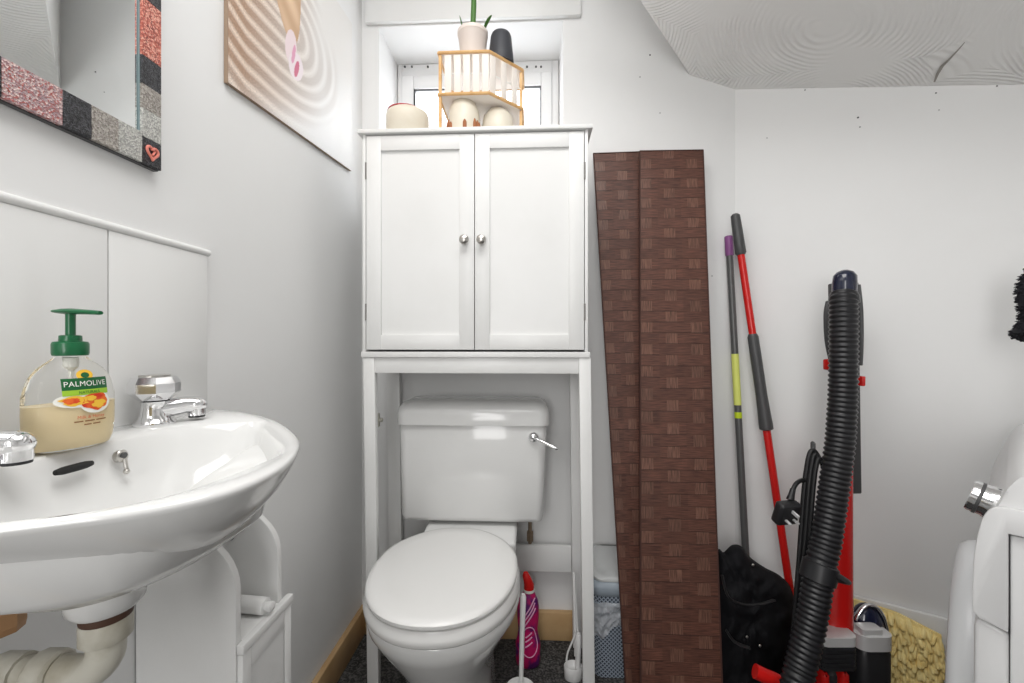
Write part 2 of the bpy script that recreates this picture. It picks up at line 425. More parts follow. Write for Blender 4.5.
# window lintel board
t0 = on(365, 22, y=YB-.018); t1 = on(581, 19, y=YB-.018)
struct(MB().box((t0.x, YB-.018, t0.z), (t1.x, YB, ZC-.03), .003), 'trim_1', M['white'])
# skirtings
struct(MB().box((XL+.018, YB-.02, 0), (XC-.0, YB, .095), .004), 'baseboard_back', M['pine'])
struct(MB().box((XL, YF, 0), (XL+.018, YB, .095), .004), 'baseboard_left', M['pine'])
bb = MB(); o1 = CORN + WN*.002; e1 = CORN + WR*1.5 + WN*.002
bb.prism([o1 + WR*.03, e1, e1 + WN*.012, o1 + WR*.03 + WN*.012], (0,0,.262), .003)
struct(bb, 'baseboard_right', M['white'])

# window
WY = YB + .20
f = bpy.data.objects.new('window_1', None)
fx0, fx1 = wl + .002, wr - .002
sx0, sx1 = on(402, 75, y=WY).x, on(552, 75, y=WY).x
px0, px1 = on(414, 88, y=WY).x, on(541, 88, y=WY).x
sz, pz = on(470, 75, y=WY).z, on(470, 88, y=WY).z
def frame_mb(x0, x1, z0, z1, ix0, ix1, iz0, iz1, y0, y1, bev=.003):
    m_ = MB()
    m_.box((x0,y0,z0),(ix0,y1,z1),bev); m_.box((ix1,y0,z0),(x1,y1,z1),bev)
    m_.box((ix0,y0,iz1),(ix1,y1,z1),bev); m_.box((ix0,y0,z0),(ix1,y1,iz0),bev); return m_
fo = frame_mb(fx0, fx1, wb, wt-.001, sx0, sx1, wb+.05, sz, WY, WY+.05).build('window_1', M['upvc']); fo['kind'] = 'structure'
sash = frame_mb(sx0+.001, sx1-.001, wb+.052, sz-.001, px0, px1, wb+.09, pz, WY-.008, WY+.03).build('sash', M['upvc'], fo)
MB().box((px0+.001, WY+.008, wb+.091), (px1-.001, WY+.012, pz-.001)).build('pane', M['glass'], fo, smooth=False)
gk = frame_mb(px0-.0, px1+.0, wb+.09, pz, px0+.004, px1-.004, wb+.094, pz-.004, WY+.0, WY+.0075, 0).build('gasket', M['grey'], fo)
# vent holes / catches above the sash
vb = MB()
for x in (405, 412, 428, 527, 536, 541):
    q = on(x, 67, y=WY); vb.lathe([(0,0),(.004,0),(.004,.003),(0,.003)], (q.x, WY-.003, q.z), (0,1,0), 10)
vb.build('catch', M['grey'], fo)

# ================================================================== SPLASHBACK
sp_z1 = on(208, 255, x=XL+.007).z; sp_y1 = on(208, 300, x=XL+.007).y; ty = on(108.5, 300, x=XL+.007).y
ZR = .88
tw = sp_y1 - ty
T = thing('tiled_splashback', 'white glossy tiled splashback with plastic edge strip on the wall behind the basin', 'splashback', (XL, .4, .86))
mb = MB()
for k in range(4):
    y1 = sp_y1 - k*tw
    mb.box((XL+.0005, y1-tw+.001, .86), (XL+.007, y1-.001, sp_z1-.002), .0012)
mb.build('tile_panel', M['tile'], T)
mb = MB(); mb.tube([(XL+.004, sp_y1+.004, sp_z1+.004), (XL+.004, sp_y1-4*tw, sp_z1+.004)], .0062, 12); mb.build('edge_strip', M['white_pl'], T)
MB().box((XL+.0004, sp_y1-4*tw, .861), (XL+.003, sp_y1-.0005, sp_z1-.002)).build('grout', mat('grout',(.5,.5,.49,1),.9), T)

# ================================================================== BASIN
meas = [(203,408),(237.5,411.5),(272,419),(289,426.6),(300,438),(301,443),(293,457),(272,472),(237,487),(194,500),(140,509),(70,519),(0,526)]
out = []
for x, y in meas:
    q = on(x, y, z=ZR); q.x = max(q.x, XL+.001); out.append((q.x, q.y))
BASIN_Y = .437
yfar = max(p[1] for p in out)
ol = [(XL+.001,.748),(-.50,.716),(-.405,.652),(-.325,.568),(-.272,.492),(-.242,.412),(-.241,.347),(-.272,.300),(-.346,.260),(-.45,.213),(XL+.001,.170)]
oc = crom([(x,y,0) for x,y in ol], 6)
cO = Vector((-.455, .435, 0))
def rad(pts, c, th):
    d = Vector((cos(th), sin(th), 0)); best = .05
    for i in range(len(pts)):
        a, b_ = pts[i]-c, pts[(i+1) % len(pts)]-c
        e = b_-a; den = d.x*e.y - d.y*e.x
        if abs(den) < 1e-9: continue
        t = (a.x*e.y - a.y*e.x)/den; s_ = (a.x*d.y - a.y*d.x)/den
        if t > 0 and -1e-6 <= s_ <= 1+1e-6: best = max(best, t)
    return best
NB = 96
TH = [2*pi*i/NB for i in range(NB)]
RO = [rad(oc, cO, t) for t in TH]
cI = Vector((-.388, .432, 0))
def inner(t, s=1.0):
    # bowl opening: superellipse
    ax, ay, e = .122*s, .205*s, 2.3
    c_, s_ = cos(t), sin(t)
    r = (abs(c_/ax)**e + abs(s_/ay)**e) ** (-1/e)
    return cI + Vector((c_*r, s_*r, 0))
def outer(t_i, s=1.0, dz=0, cs=cO):
    p = cO + Vector((cos(TH[t_i]), sin(TH[t_i]), 0))*RO[t_i]
    p = cs + (p-cs)*s
    p.x = max(p.x, XL+.001); p.z = ZR+dz; return p
cU = Vector((-.50, .435, 0))
cW = Vector((-.445,.43,0))
rings = []
for s, dz in ((.20,-.120),(.30,-.117),(.45,-.108),(.62,-.092),(.76,-.073),(.865,-.053),(.935,-.034),(.978,-.017),(.994,-.008),(1.0,-.004),(.998,-.001),(.988,.001)):
    c_ = cU.lerp(cW, max(0, min(1, (.9-s)/.5)))
    rings.append([outer(i, s**(1+1.5*sin(TH[i])**2) if s > .2 else s*.7, dz, c_) for i in range(NB)])
for k, (s, dz) in enumerate(((1.0,.0),(.985,-.003),(.95,-.014),(.88,-.040),(.75,-.072),(.55,-.092),(.3,-.102),(.1,-.104))):
    ring = []
    for i in range(NB):
        p = inner(TH[i], s); o_ = outer(i, .93)
        # keep the opening inside the outline
        dd = (p-cO).xy; lim = rad(oc, cO, atan2(dd.y, dd.x))*(.945 - .035*k)
        if dd.length > lim and k < 5: p = Vector((*(cO + (p-cO)*(lim/dd.length)).xy, 0))
        p.z = ZR + dz; ring.append(p)
    rings.append(ring)
W = thing('washbasin', 'white oval wall-hung ceramic washbasin with two chrome taps under the tiled splashback', 'basin', (XL+.1, .435, .73))
mb = MB(); mb.loft(rings, True, True); bas = mb.build('bowl', M['porc'], W, ang=60)
# overflow slot, chain stay, waste
def bowl_pt(px, py): # back slope of the bowl
    return on(px, py, x=-.487)
q0, q1 = on(55, 473, x=-.492), on(92, 463, x=-.492)
sl = MB(); dv = (q1-q0); pts = [q0 + dv*k/6 for k in range(7)]
sl.tube(pts, [.0028,.0040,.0042,.0042,.0042,.0040,.0028], 10, sx=1, sy=1); sl.build('overflow_slot', M['dark'], W)
q = on(121, 456, x=-.49)
mb = MB(); mb.lathe([(0,-.004),(.007,-.004),(.0075,.002),(.0055,.004),(0,.005)], q, (1,0,.15), 18); mb.lathe([(0,0),(.0035,0),(.0035,.003),(0,.003)], q+Vector((.005,-.003,.002)), (1,0,0), 10, mi=1)
mb.tube([q+Vector((.005,0,-.003)), q+Vector((.006,0,-.010)), q+Vector((.008,-.001,-.015))], .0022, 8); mb.ball(q+Vector((.008,-.001,-.018)), .0035, sub=2)
mb.build('chain_stay', [M['nickel'], M['grey']], W)
def tap(base, sd, nm='tap'):
    """pillar tap: base on the ledge, spout along sd"""
    base = Vector(base); sd = Vector(sd).normalized()
    m_ = MB()
    m_.lathe([(0,0),(.024,0),(.025,.003),(.021,.006),(.017,.014),(.0155,.030),(.017,.034),(.012,.036),(0,.036)], base, (0,0,1), 28)
    z1 = base + Vector((0,0,.021))
    m_.tube([z1, z1+sd*.02+Vector((0,0,.002)), z1+sd*.036+Vector((0,0,.004)), z1+sd*.050+Vector((0,0,.003))], [.0155,.0135,.0125,.012], 18)
    b_ = m_.build(nm, M['chrome'], W)
    e = z1 + sd*.050 + Vector((0,0,.003))
    k = MB(); k.ball(e, .0135, (1,1,.85), 3); k.lathe([(0,-.016),(.0115,-.016),(.0115,-.006),(0,-.006)], e, (0,0,1), 20); k.build('spout_tip', M['chrome'], b_)
    k = MB(); k.lathe([(0,-.019),(.0105,-.019),(.0105,-.0155),(0,-.0155)], e, (0,0,1), 20); k.build('aerator', M['rubber'], b_)
    k = MB(); hb = base + Vector((0,0,.036))
    # faceted crystal-cut head
    k.lathe([(0,0),(.019,0),(.0305,.011),(.0305,.024),(.026,.033),(.019,.034),(0,.034)], hb, (0,0,1), 8)
    k.build('tap_head', M['chrome'], b_, smooth=False)
    k = MB(); k.lathe([(0,.0338),(.0185,.0338),(.0185,.0355),(0,.0355)], hb, (0,0,1), 24); k.build('tap_cap', M['nickel'], b_)
    return b_
tb = on(160, 424, z=ZR+.001)
tb.x = max(tb.x, XL+.055)
tap((-.545, .597, ZR), (.66,.75,0))
tap((-.524, .352, ZR), (.78,.62,0))
# rim underside to outlet boss
cx, cy = cW.x, cW.y
mb = MB(); mb.lathe([(.034,.768),(.034,.740),(.032,.728),(.027,.722),(.0,.722)][::-1], (cx,cy,0), (0,0,1), 32, sx=1.0, sy=1.0); mb.build('outlet_boss', M['porc'], W)

# waste trap under the basin
WP = thing('waste_pipe', 'aged white plastic waste trap below the washbasin outlet', 'pipe', (cx, cy, .6))
mb = MB(); mb.lathe([(0,.7225),(.0215,.722),(.0225,.718),(.0215,.712),(0,.712)][::-1], (cx,cy,0), (0,0,1), 28); mb.build('washer', M['rust'], WP)
mb = MB(); prof = [(0,.690),(.0215,.690),(.0225,.692),(.0225,.710),(.0215,.7118),(0,.7118)]
mb.lathe(prof, (cx,cy,0), (0,0,1), 12); mb.build('slip_nut', M['trap'], WP)
dxy = Vector((-1,-.05,0)).normalized()
pth = [Vector((cx,cy,.694)), Vector((cx,cy,.683))]
for k in range(9):
    a = k/8*pi/2; pth.append(Vector((cx,cy,.680)) + dxy*(.026*(1-cos(a))) - Vector((0,0,.026*sin(a))))
e = pth[-1]; pth.append(e + dxy*.03)
mb = MB(); mb.tube(pth, .0165, 20); mb.build('elbow', M['trap'], WP)
mb = MB(); mb.tube([e+dxy*.022, e+dxy*.025, e+dxy*.044, e+dxy*.047], [.019,.0215,.0215,.019], 12); mb.build('coupling_nut', M['trap'], WP)
mb = MB(); mb.tube([e+dxy*.03, e+dxy*.095], .0155, 18); mb.tube([e+dxy*.06, e+dxy*.085], .019, 12); mb.build('outlet_tube', M['trap'], WP)
q = at(0, 610, .40)
mb = MB(); mb.lathe([(0,-.02),(.016,-.02),(.017,-.014),(.017,.010),(.013,.018),(.013,.05),(0,.05)], q, (0,0,1), 8)
tag(mb.build('tap_connector', M['copper'], None, smooth=False), 'tan threaded tap connector nut under the near end of the basin', 'pipe fitting')

# ================================================================== SOAP BOTTLE
bc = on(66, 449, z=ZR+.002)
bc = Vector((-.5150, .457, ZR+.0015)); KB = .885
ba = radians(-12)
bn = Vector((cos(ba), sin(ba), 0)); bt = Vector((-sin(ba), cos(ba), 0))   # front normal, image-right tangent
BZ = [0,.004,.012,.03,.05,.07,.09,.102,.110,.116,.120]
BA_ = [.041,.047,.0505,.0525,.053,.0525,.0475,.040,.030,.021,.0165]
BB_ = [.026,.030,.0325,.034,.0345,.034,.031,.027,.022,.0185,.0165]
def bell(z, k=1.0, N_=48, inset=0):
    a, b_ = interp(BZ, BA_, z)-inset, interp(BZ, BB_, z)-inset
    return [bc + Vector((0,0,z)) + bt*(a*cos(2*pi*i/N_)) + bn*(b_*sin(2*pi*i/N_)) for i in range(N_)]
S = thing('soap_dispenser', 'clear pump soap bottle with green top and orange label, half full, on the basin ledge', 'soap bottle', bc)
zs = [0,.002,.004,.008,.012,.02,.03,.04,.05,.06,.07,.08,.086,.092,.098,.104,.110,.115,.120,.126]
mb = MB(); mb.loft([bell(z) for z in zs]); mb.build('bottle', M['bottle'], S, ang=60)
mb = MB(); lz = [.003,.005,.012,.02,.03,.04,.05,.0585]; mb.loft([bell(z, inset=.002) for z in lz]); mb.build('liquid_soap', M['soap'], S, ang=50)
mb = MB(); mb.lathe([(.0,.121),(.0195,.121),(.0205,.124),(.0205,.136),(.019,.139),(.013,.140),(.0125,.147),(.010,.148),(0,.148)], bc, (0,0,1), 32); col = mb.build('collar', M['green'], S)
mb = MB(); mb.tube([bc+Vector((0,0,.145)), bc+Vector((0,0,.176))], .0058, 16)
mb.build('pump_stem', M['green'], S)
pd = (RT*.98 - FW*.05).normalized(); ps = Vector((-pd.y, pd.x, 0))
hp = bc + Vector((0,0,.176))
mb = MB(); rings = []
for t, w, th, dz in ((-.024,.002,.001,0),(-.021,.009,.003,.0),(-.010,.0115,.0045,0),(.003,.0115,.005,.0),(.014,.009,.0045,-.0005),(.028,.0055,.004,-.001),(.045,.005,.0035,-.002),(.047,.004,.003,-.002)):
    rings.append([hp + pd*t + ps*(w*cos(2*pi*i/16)) + Vector((0,0,dz + .003 + th*sin(2*pi*i/16)*.8)) for i in range(16)])
mb.loft(rings); mb.build('pump_head', M['green'], S)
mb = MB(); mb.tube([bc+Vector((0,0,.118)), bc+Vector((0,0,.105)), bc+Vector((0,0,.100)), bc+Vector((0,0,.02))], [.008,.008,.003,.003], 12); mb.build('dip_tube', M['lightp'], S)
def bsurf(u, v, off=.0006):
    a, b_ = interp(BZ, BA_, v)+off, interp(BZ, BB_, v)+off
    u = max(-.98*a, min(.98*a, u))
    return bc + Vector((0,0,v)) + bt*u + bn*(b_*sqrt(max(0, 1-(u/a)**2)))
def patch(m_, u0, u1, v0, v1, off, mi=0, nu=16, nv=5): m_.grid(lambda i, j: bsurf(u0+(u1-u0)*i, v0+(v1-v0)*j, off), nu, nv, mi)
def disc(m_, u, v, ru, rv, off, mi=0, wob=0, n=26, seed=0):
    vs = [bsurf(u, v, off)]
    for i in range(n):
        a = 2*pi*i/n; k = 1 + wob*noise.noise(Vector((cos(a)*2+seed, sin(a)*2, seed*.7)))
        for s in (.5, 1): vs.append(bsurf(u+ru*k*s*cos(a), v+rv*k*s*sin(a), off))
    fs = []
    for i in range(n):
        j = (i+1) % n
        fs.append([0, 1+2*i, 1+2*j]); fs.append([1+2*i, 2+2*i, 2+2*j, 1+2*j])
    m_.add(vs, fs, mi)
mb = MB(); UC = .001
disc(mb, UC-.001, .096, .010, .007, .0007, 5)
disc(mb, UC-.001, .096, .005, .0035, .0012, 4)
patch(mb, UC-.0275, UC+.0275, .0775, .0925, .0012, 0)
patch(mb, UC-.0275, UC+.0275, .0705, .0775, .0012, 1)
disc(mb, UC-.012, .064, .024, .009, .0008, 3)
disc(mb, UC+.010, .060, .020, .014, .001, 3)
disc(mb, UC-.013, .064, .017, .006, .0014, 5, .5, seed=3)
disc(mb, UC-.018, .064, .008, .004, .0018, 2, .5, seed=4)
disc(mb, UC+.010, .061, .0165, .011, .0014, 2, .25, seed=1)
disc(mb, UC+.013, .058, .009, .005, .0018, 5, .5, seed=2)
disc(mb, UC+.004, .066, .006, .003, .0018, 5, .5, seed=6)
mb.build('label', [M['labelg'], M['limeg'], M['orange'], M['lightp'], M['labelg'], M['yellowp']], S)
def blet(body, size, u, v, m_, nm, off=.0018, bold=0):
    vs, fs = text_mesh(body, size, bold)
    k = MB(); k.add([bsurf(u+p.x, v+p.y, off) for p in vs], fs); k.build(nm, m_, S, smooth=False)
blet('PALMOLIVE', .0094, UC-.0008, .0849, M['lightp'], 'lettering')
blet('NATURALS', .0050, UC+.002, .0738, M['labelg'], 'small_lettering')
blet('Milk & Honey', .0058, UC+.004, .042, M['orange'], 'small_lettering')
mb = MB()
for v_, us in ((.036,((-.020,-.010),(-.008,.004),(.006,.020))),(.0315,((-.009,.0),(.002,.012)))):
    for a_, b_2 in us: patch(mb, UC+.004+a_, UC+.004+b_2, v_, v_+.0016, .0012, 0, 6, 1)
mb.build('fine_print', M['skin_o'], S, smooth=False)

for o_ in list(S.children):          # true size of the bottle
    o_.data.transform(Matrix.Diagonal((.755, .755, .85, 1)))
# ================================================================== CABINET UNDER BASIN (roll store)
s_ = -.42
k0, k1 = on(243.7, 651, x=s_), on(293.6, 589, x=s_)
shz = (k0.z+k1.z)/2
ny, fy = k0.y, k1.y
pf = -.432
R_ = thing('toilet_roll_cabinet', 'narrow white cabinet with arched side panels and a roll bar, below the basin', 'cabinet', (XL+.08, (ny+fy)/2, 0))
def side(y0, y1, topx, nm):
    pr = [(XL+.002, 0), (pf, 0), (pf, shz+.078)]
    for k in range(1, 11):
        a = k/10*pi/2; pr.append((pf-.10*(1-cos(a)), shz+.078+.088*sin(a)))
    pr.append((XL+.002, shz+.168))
    m_ = MB(); m_.prism([(x, y0, z) for x, z in pr], (0, y1-y0, 0), .0015); return m_.build(nm, M['white'], R_)
side(ny, ny+.012, 0, 'side_panel'); fs_ = side(fy-.027, fy-.015, 0, 'side_panel')
mb = MB(); mb.box((XL+.004, ny+.0125, shz-.014), (s_-.0005, fy-.0275, shz-.0003), .001); mb.box((pf+.0005, ny, shz-.014), (s_, fy, shz), .0015); mb.build('shelf_board', M['white'], R_)
q = hit(231, 537, Vector((0, fy-.028, 0)), Vector((0,1,0)))
MB().lathe([(0,-.0005),(.0055,-.0005),(.0055,.001),(0,.001)], q, (0,-1,0), 16).build('peg_hole', M['dark'], fs_)
ra, rb = on(230, 603, z=shz+.0135), on(266, 606, z=shz+.0135)
mb = MB(); mb.tube([ra, ra.lerp(rb,.97), rb], [.013,.013,.012], 18); rd = (rb-ra).normalized(); mb.tube([rb, rb+rd*.004, rb+rd*.011, rb+rd*.013], [.006,.008,.008,.005], 14); mb.build('roll_bar', M['white_pl'], R_)
# door on the front below the shelf
mb = MB(); dz1 = shz-.016
mb.box((pf+.0005, ny+.002, .06), (pf+.009, ny+.022, dz1), .001); mb.box((pf+.0005, fy-.022, .06), (pf+.009, fy-.002, dz1), .001)
mb.box((pf+.0005, ny+.022, dz1-.03), (pf+.009, fy-.022, dz1), .001); mb.box((pf+.0005, ny+.022, .06), (pf+.009, fy-.022, .10), .001)
mb.box((pf+.0005, ny+.02, .09), (pf+.0075, fy-.02, dz1-.02)); mb.build('door', M['white'], R_)

# ================================================================== MIRROR
mt = .014; xm = XL + mt
my1 = on(161.5, 100, x=xm).y; mz0 = on(161.5, 171, x=xm).z
mi_y = on(142.5, 100, x=xm).y; mi_z = on(142.5, 132, x=xm).z
my0 = my1 - .55; mz1 = mz0 + .72
fwz = mi_z - mz0; fwy = my1 - mi_y
MR = thing('mosaic_mirror', 'wall mirror with glitter mosaic frame and a red heart on its corner, above the basin', 'mirror', (XL, (my0+my1)/2, mz0))
MB().box((XL+.001, my0+.006, mz0+.006), (XL+.008, my1-.006, mz1-.006)).build('glass', M['mirror'], MR, smooth=False)
fm = MB(); names = ['g_red','g_mix','g_black','g_brown','g_light','teal']
def cell(y0, y1, z0, z1, mi, sk=0):
    fm.hexa([(XL+.0085,y0,z0),(XL+.0085,y1,z0+sk*0),(XL+.0085,y1,z1),(XL+.0085,y0,z1),(xm,y0,z0),(xm,y1,z0),(xm,y1,z1),(xm,y0,z1)], .0006, mi, 1)
def zz(py): return on(151, py, x=xm).z
zseg = [(mz0, zz(140), 2), (zz(140), zz(112), 4), (zz(112), zz(88), 3), (zz(88), zz(60), 2), (zz(60), zz(3), 0)]
for a, b2, k in zseg: cell(mi_y, my1, a, b2, k)
zc = zz(3); order = [2,4,3,2,1]; i = 0
while zc < mz1 - .001:
    z2 = min(mz1, zc+.06); cell(mi_y, my1, zc, z2, order[i % 5]); zc = z2; i += 1
def yy(px): return on(px, 120, x=xm).y
yseg = [(mi_y, yy(119), 4), (yy(119), yy(92), 3), (yy(92), yy(63), 2), (yy(63), yy(2), 1)]
for a, b2, k in yseg: cell(b2, a, mz0, mi_z, k)
yc = yy(2); i = 0
while yc > my0 + .001:
    y2 = max(my0, yc-.05); cell(y2, yc, mz0, mi_z, order[i % 5]); yc = y2; i += 1
for k in range(10): cell(my0, my0+fwy, mi_z+k*(mz1-mi_z)/10, mi_z+(k+1)*(mz1-mi_z)/10, order[k % 5])
fm.build('frame', [M[k] for k in names], MR)
mb = MB(); mb.box((XL+.0005, my0, mz0-.001), (XL+.008, my1, mz0+.004)); mb.box((XL+.0005, my1-.004, mz0), (XL+.008, my1+.001, mz1)); mb.build('backing_board', M['grey'], MR)
mb = MB(); mb.box((XL+.0085, mi_y-.0012, mi_z), (xm-.004, mi_y, mz1-fwz)); mb.box((XL+.0085, my0+fwy, mi_z), (xm-.004, mi_y-.0012, mi_z+.0012)); mb.build('glass_edge', M['teal'], MR)
hc = Vector((xm+.0005, (mi_y+my1)/2, (mz0+zz(140))/2+.001)); hs = .012
hp_ = []
for k in range(41):
    t = 2*pi*k/40; hp_.append(hc + Vector((0, .0105*sin(t)**3*.9, (13*cos(t)-5*cos(2*t)-2*cos(3*t)-cos(4*t))/17*.011)))
mb = MB(); mb.tube(hp_, .0021, 8); mb.tube([hc+Vector((.001,-.003,.004)), hc+Vector((.001,.003,.003)), hc+Vector((.001,-.001,-.004))], .0016, 8); mb.build('heart', M['heart'], MR)

# ================================================================== CANVAS PRINT
xp = XL + .009
br, bl = on(351.5, 171, x=xp), on(228, 82.5, x=xp); tr = on(352, 24, x=xp)
hgt = tr.z - br.z
tl = Vector((xp, bl.y, bl.z + hgt))
PT = thing('canvas_picture', 'canvas print of rippled sand with a pink orchid bloom, on the left wall', 'picture', (XL, (br.y+bl.y)/2, bl.z))
NU, NV = 260, 220
def pal(u, v):
    # u along the wall (0 near the basin), v up; ripples run level and curl up round the bloom
    n1 = noise.noise(Vector((u*5, v*5, 0)))
    du = max(0, u-.40)*.546/1.28; dv = (v-.50-.05*max(0,.3-u))*.5
    r = sqrt(du*du + dv*dv) + .0035*n1
    if u < .10: r += .022*((.10-u)/.10)**1.3 * (1 if v < .5 else -1)
    ph = (r/.0365 + .15) % 1.0
    rip = max(0, 1-abs(ph-.5)/.30)**.7          # narrow raised ridge, broad trough
    warm = max(0, min(1, 1.12 - u*1.7))
    trough = Vector((.69,.665,.64)).lerp(Vector((.40,.25,.165)), warm)
    ridge = Vector((.86,.85,.835)).lerp(Vector((.78,.62,.50)), warm*.9)
    col_ = trough.lerp(ridge, rip)
    fade = max(0, min(1, (r-.165-.05*warm)/.05))
    col_ = col_.lerp(Vector((.84,.835,.825)), fade*(1-warm*.8))
    if u > .78:  # plain pale margin
        col_ = col_.lerp(Vector((.80,.795,.78)), min(1, (u-.78)*14))
    if v > .5 and u > .5: col_ = col_.lerp(Vector((.79,.775,.75)), min(1,(v-.5)*5)*min(1,(u-.5)*6))
    col_ = col_*(1 + noise.noise(Vector((u*230, v*210, 2)))*.42*(.10+warm))
    xs, ys = (u-.305)*cos(.16)+(v-.95)*sin(.16), -(u-.305)*sin(.16)+(v-.95)*cos(.16)
    e = (xs/.125)**2 + (ys/.53)**2
    if e < 1:
        sh = max(0, 1-e)**.35
        col_ = Vector((.52,.31,.17)).lerp(Vector((.84,.62,.42)), sh*(.62+.38*sin(v*34+u*30)))
    for (a, b_, ra_, rb_, rot, cc) in ((.38,.41,.042,.09,-.15,(.84,.70,.72)),(.42,.335,.055,.075,-.35,(.86,.76,.79)),(.40,.385,.012,.055,-.2,(.74,.35,.50)),(.425,.325,.016,.05,-.3,(.62,.14,.24))):
        x_ = (u-a)*cos(rot)+(v-b_)*sin(rot); y_ = -(u-a)*sin(rot)+(v-b_)*cos(rot)
        if (x_/ra_)**2+(y_/rb_)**2 < 1: col_ = Vector(cc)
    return col_
vs = []; cols = []
for j in range(NV+1):
    for i in range(NU+1):
        u, v = i/NU, j/NV
        p = bl.lerp(br, u).lerp(tl.lerp(tr, u), v); p.x = xp + .0004
        vs.append(p); cols.append(pal(u, v))
mb = MB(); mb.add(vs, [[j*(NU+1)+i, j*(NU+1)+i+1, (j+1)*(NU+1)+i+1, (j+1)*(NU+1)+i] for j in range(NV) for i in range(NU)])
pr_o = mb.build('printed_face', M['print'], PT, smooth=False, uv=[(0,0)]*len(vs))
ca = pr_o.data.color_attributes.new('print', 'FLOAT_COLOR', 'POINT')
for i, c in enumerate(cols): ca.data[i].color = (c.x, c.y, c.z, 1)
mb = MB(); w = lambda p, x: Vector((x, p.y, p.z))
mb.hexa([w(bl,XL+.001), w(br,XL+.001), w(tr,XL+.001), w(tl,XL+.001), bl, br, tr, tl]); mb.build('canvas_edge', mat('canvas_side', srgb(150,128,108), .7), PT, smooth=False)

# ================================================================== OVER-TOILET CABINET
CY = 1.176
def cx_(px, py=240): return on(px, py, y=CY).x
def cz_(py, px=475): return on(px, py, y=CY).z
CB = YB - .028
x0, x1 = cx_(363), cx_(588)
ztop, zt2 = cz_(128.5), cz_(132.5)
zd0, zd1 = cz_(350.5), cz_(133.5)
zb0 = cz_(357.5); za0 = cz_(373.5)
OC = thing('over_toilet_cabinet', 'tall white two-door cabinet on legs standing over the toilet', 'cabinet', ((x0+x1)/2, (CY+CB)/2, 0))
MB().box((cx_(358.5), CY-.012, zt2), (cx_(592.5), CB+.005, ztop), .002).build('top_board', M['white'], OC)
MB().box((x0, CY-.001, zb0+.016), (cx_(365.7), CB, zt2), .0006).build('side_panel', M['white'], OC)
MB().box((cx_(584.9), CY-.001, zb0+.016), (x1, CB, zt2), .0006).build('side_panel', M['white'], OC)
MB().box((cx_(366), CB-.006, zb0+.016), (cx_(584.5), CB, zt2)).build('back_panel', M['white'], OC)
MB().box((cx_(361.5), CY-.004, zb0), (cx_(590), CB+.002, zb0+.0155), .0015).build('bottom_board', M['white'], OC)
def door(xa, xb, knobpx, hinge):
    za, zb = zd0+.002, zd1-.001; st = .041; y0, y1 = CY-.002, CY+.016
    ixa, ixb = xa+st, xb-st; iza, izb = za+st, zb-st
    m_ = MB()
    m_.box((xa,y0,za),(ixa,y1,zb),.0012); m_.box((ixb,y0,za),(xb,y1,zb),.0012)
    m_.box((ixa-.0005,y0,izb),(ixb+.0005,y1,zb),.0012); m_.box((ixa-.0005,y0,za),(ixb+.0005,y1,iza),.0012)
    # raised field with a chamfered groove
    m_.box((ixa-.0005,y0+.0075,iza-.0005),(ixb+.0005,y1-.002,izb+.0005))
    d = m_.build('door', M['white'], OC)
    q = on(knobpx, 241, y=CY-.002)
    k = MB(); k.lathe([(0,0),(.006,0),(.005,.006),(.0055,.010),(.011,.013),(.0135,.018),(.0125,.023),(.008,.0265),(0,.0275)], q, (0,-1,0), 24); k.build('knob', M['nickel'], d)
    for py in (171, 312):
        z = on(hinge, py, y=CY).z; hx = xa-.0012 if hinge < 470 else xb+.0012
        k = MB(); k.tube([(hx, y0+.0015, z-.023), (hx, y0+.0015, z+.023)], .0028, 10); k.build('hinge', M['hinge'], d)
    return d
xm_ = cx_(474.6)
door(cx_(366.5), xm_-.001, 465, 366); door(xm_+.001, cx_(584.1), 482, 584)
# apron and legs (the frame leans a little to the right)
MB().box((cx_(374)+.0002, CY+.004, za0), (cx_(579)-.0002, CY+.018, zb0-.0005), .001).build('apron', M['white'], OC)
lean = .012
def leg(xa, xb, ya, yb, ln=lean):
    m_ = MB(); t = zb0-.0005
    m_.hexa([(xa+ln,ya,0),(xb+ln,ya,0),(xb,ya,t),(xa,ya,t),(xa+ln,yb,0),(xb+ln,yb,0),(xb,yb,t),(xa,yb,t)], .0015)
    return m_.build('leg', M['white'], OC)
leg(cx_(363), cx_(374.3), CY, CY+.022); leg(cx_(579), cx_(590.8), CY, CY+.022)
ry = CB-.022
rlx0, rlx1 = on(391, 420, y=ry).x, on(399, 420, y=ry).x
rrx0, rrx1 = on(569.5, 420, y=ry).x, on(578, 420, y=ry).x+.02
leg(rlx0-.016, rlx1, ry, CB); leg(rrx0, rrx1-.012, ry, CB)
z0, z1 = on(540, 572, y=ry).z, on(540, 546, y=ry).z
MB().box((rlx1+.009, ry+.003, z0), (rrx0+.0065, ry+.016, z1), .001).build('cross_bar', M['white'], OC)
# side rails joining front and rear legs
for xa in (cx_(363)+.0, cx_(590.8)-.011):
    MB().box((xa, CY+.0225, zb0-.05), (xa+.011, ry, zb0-.001), .001).build('side_rail', M['white'], OC)
q = on(383, 420, y=CB-.06)
mb = MB(); mb.box((q.x-.016, q.y-.008, q.z-.022), (q.x-.012, q.y+.008, q.z+.022), .002); mb.lathe([(0,0),(.007,0),(.007,.01),(.003,.012),(0,.012)], q+Vector((-.012,0,0)), (1,0,0), 14); mb.build('side_bracket', M['trap'], OC)

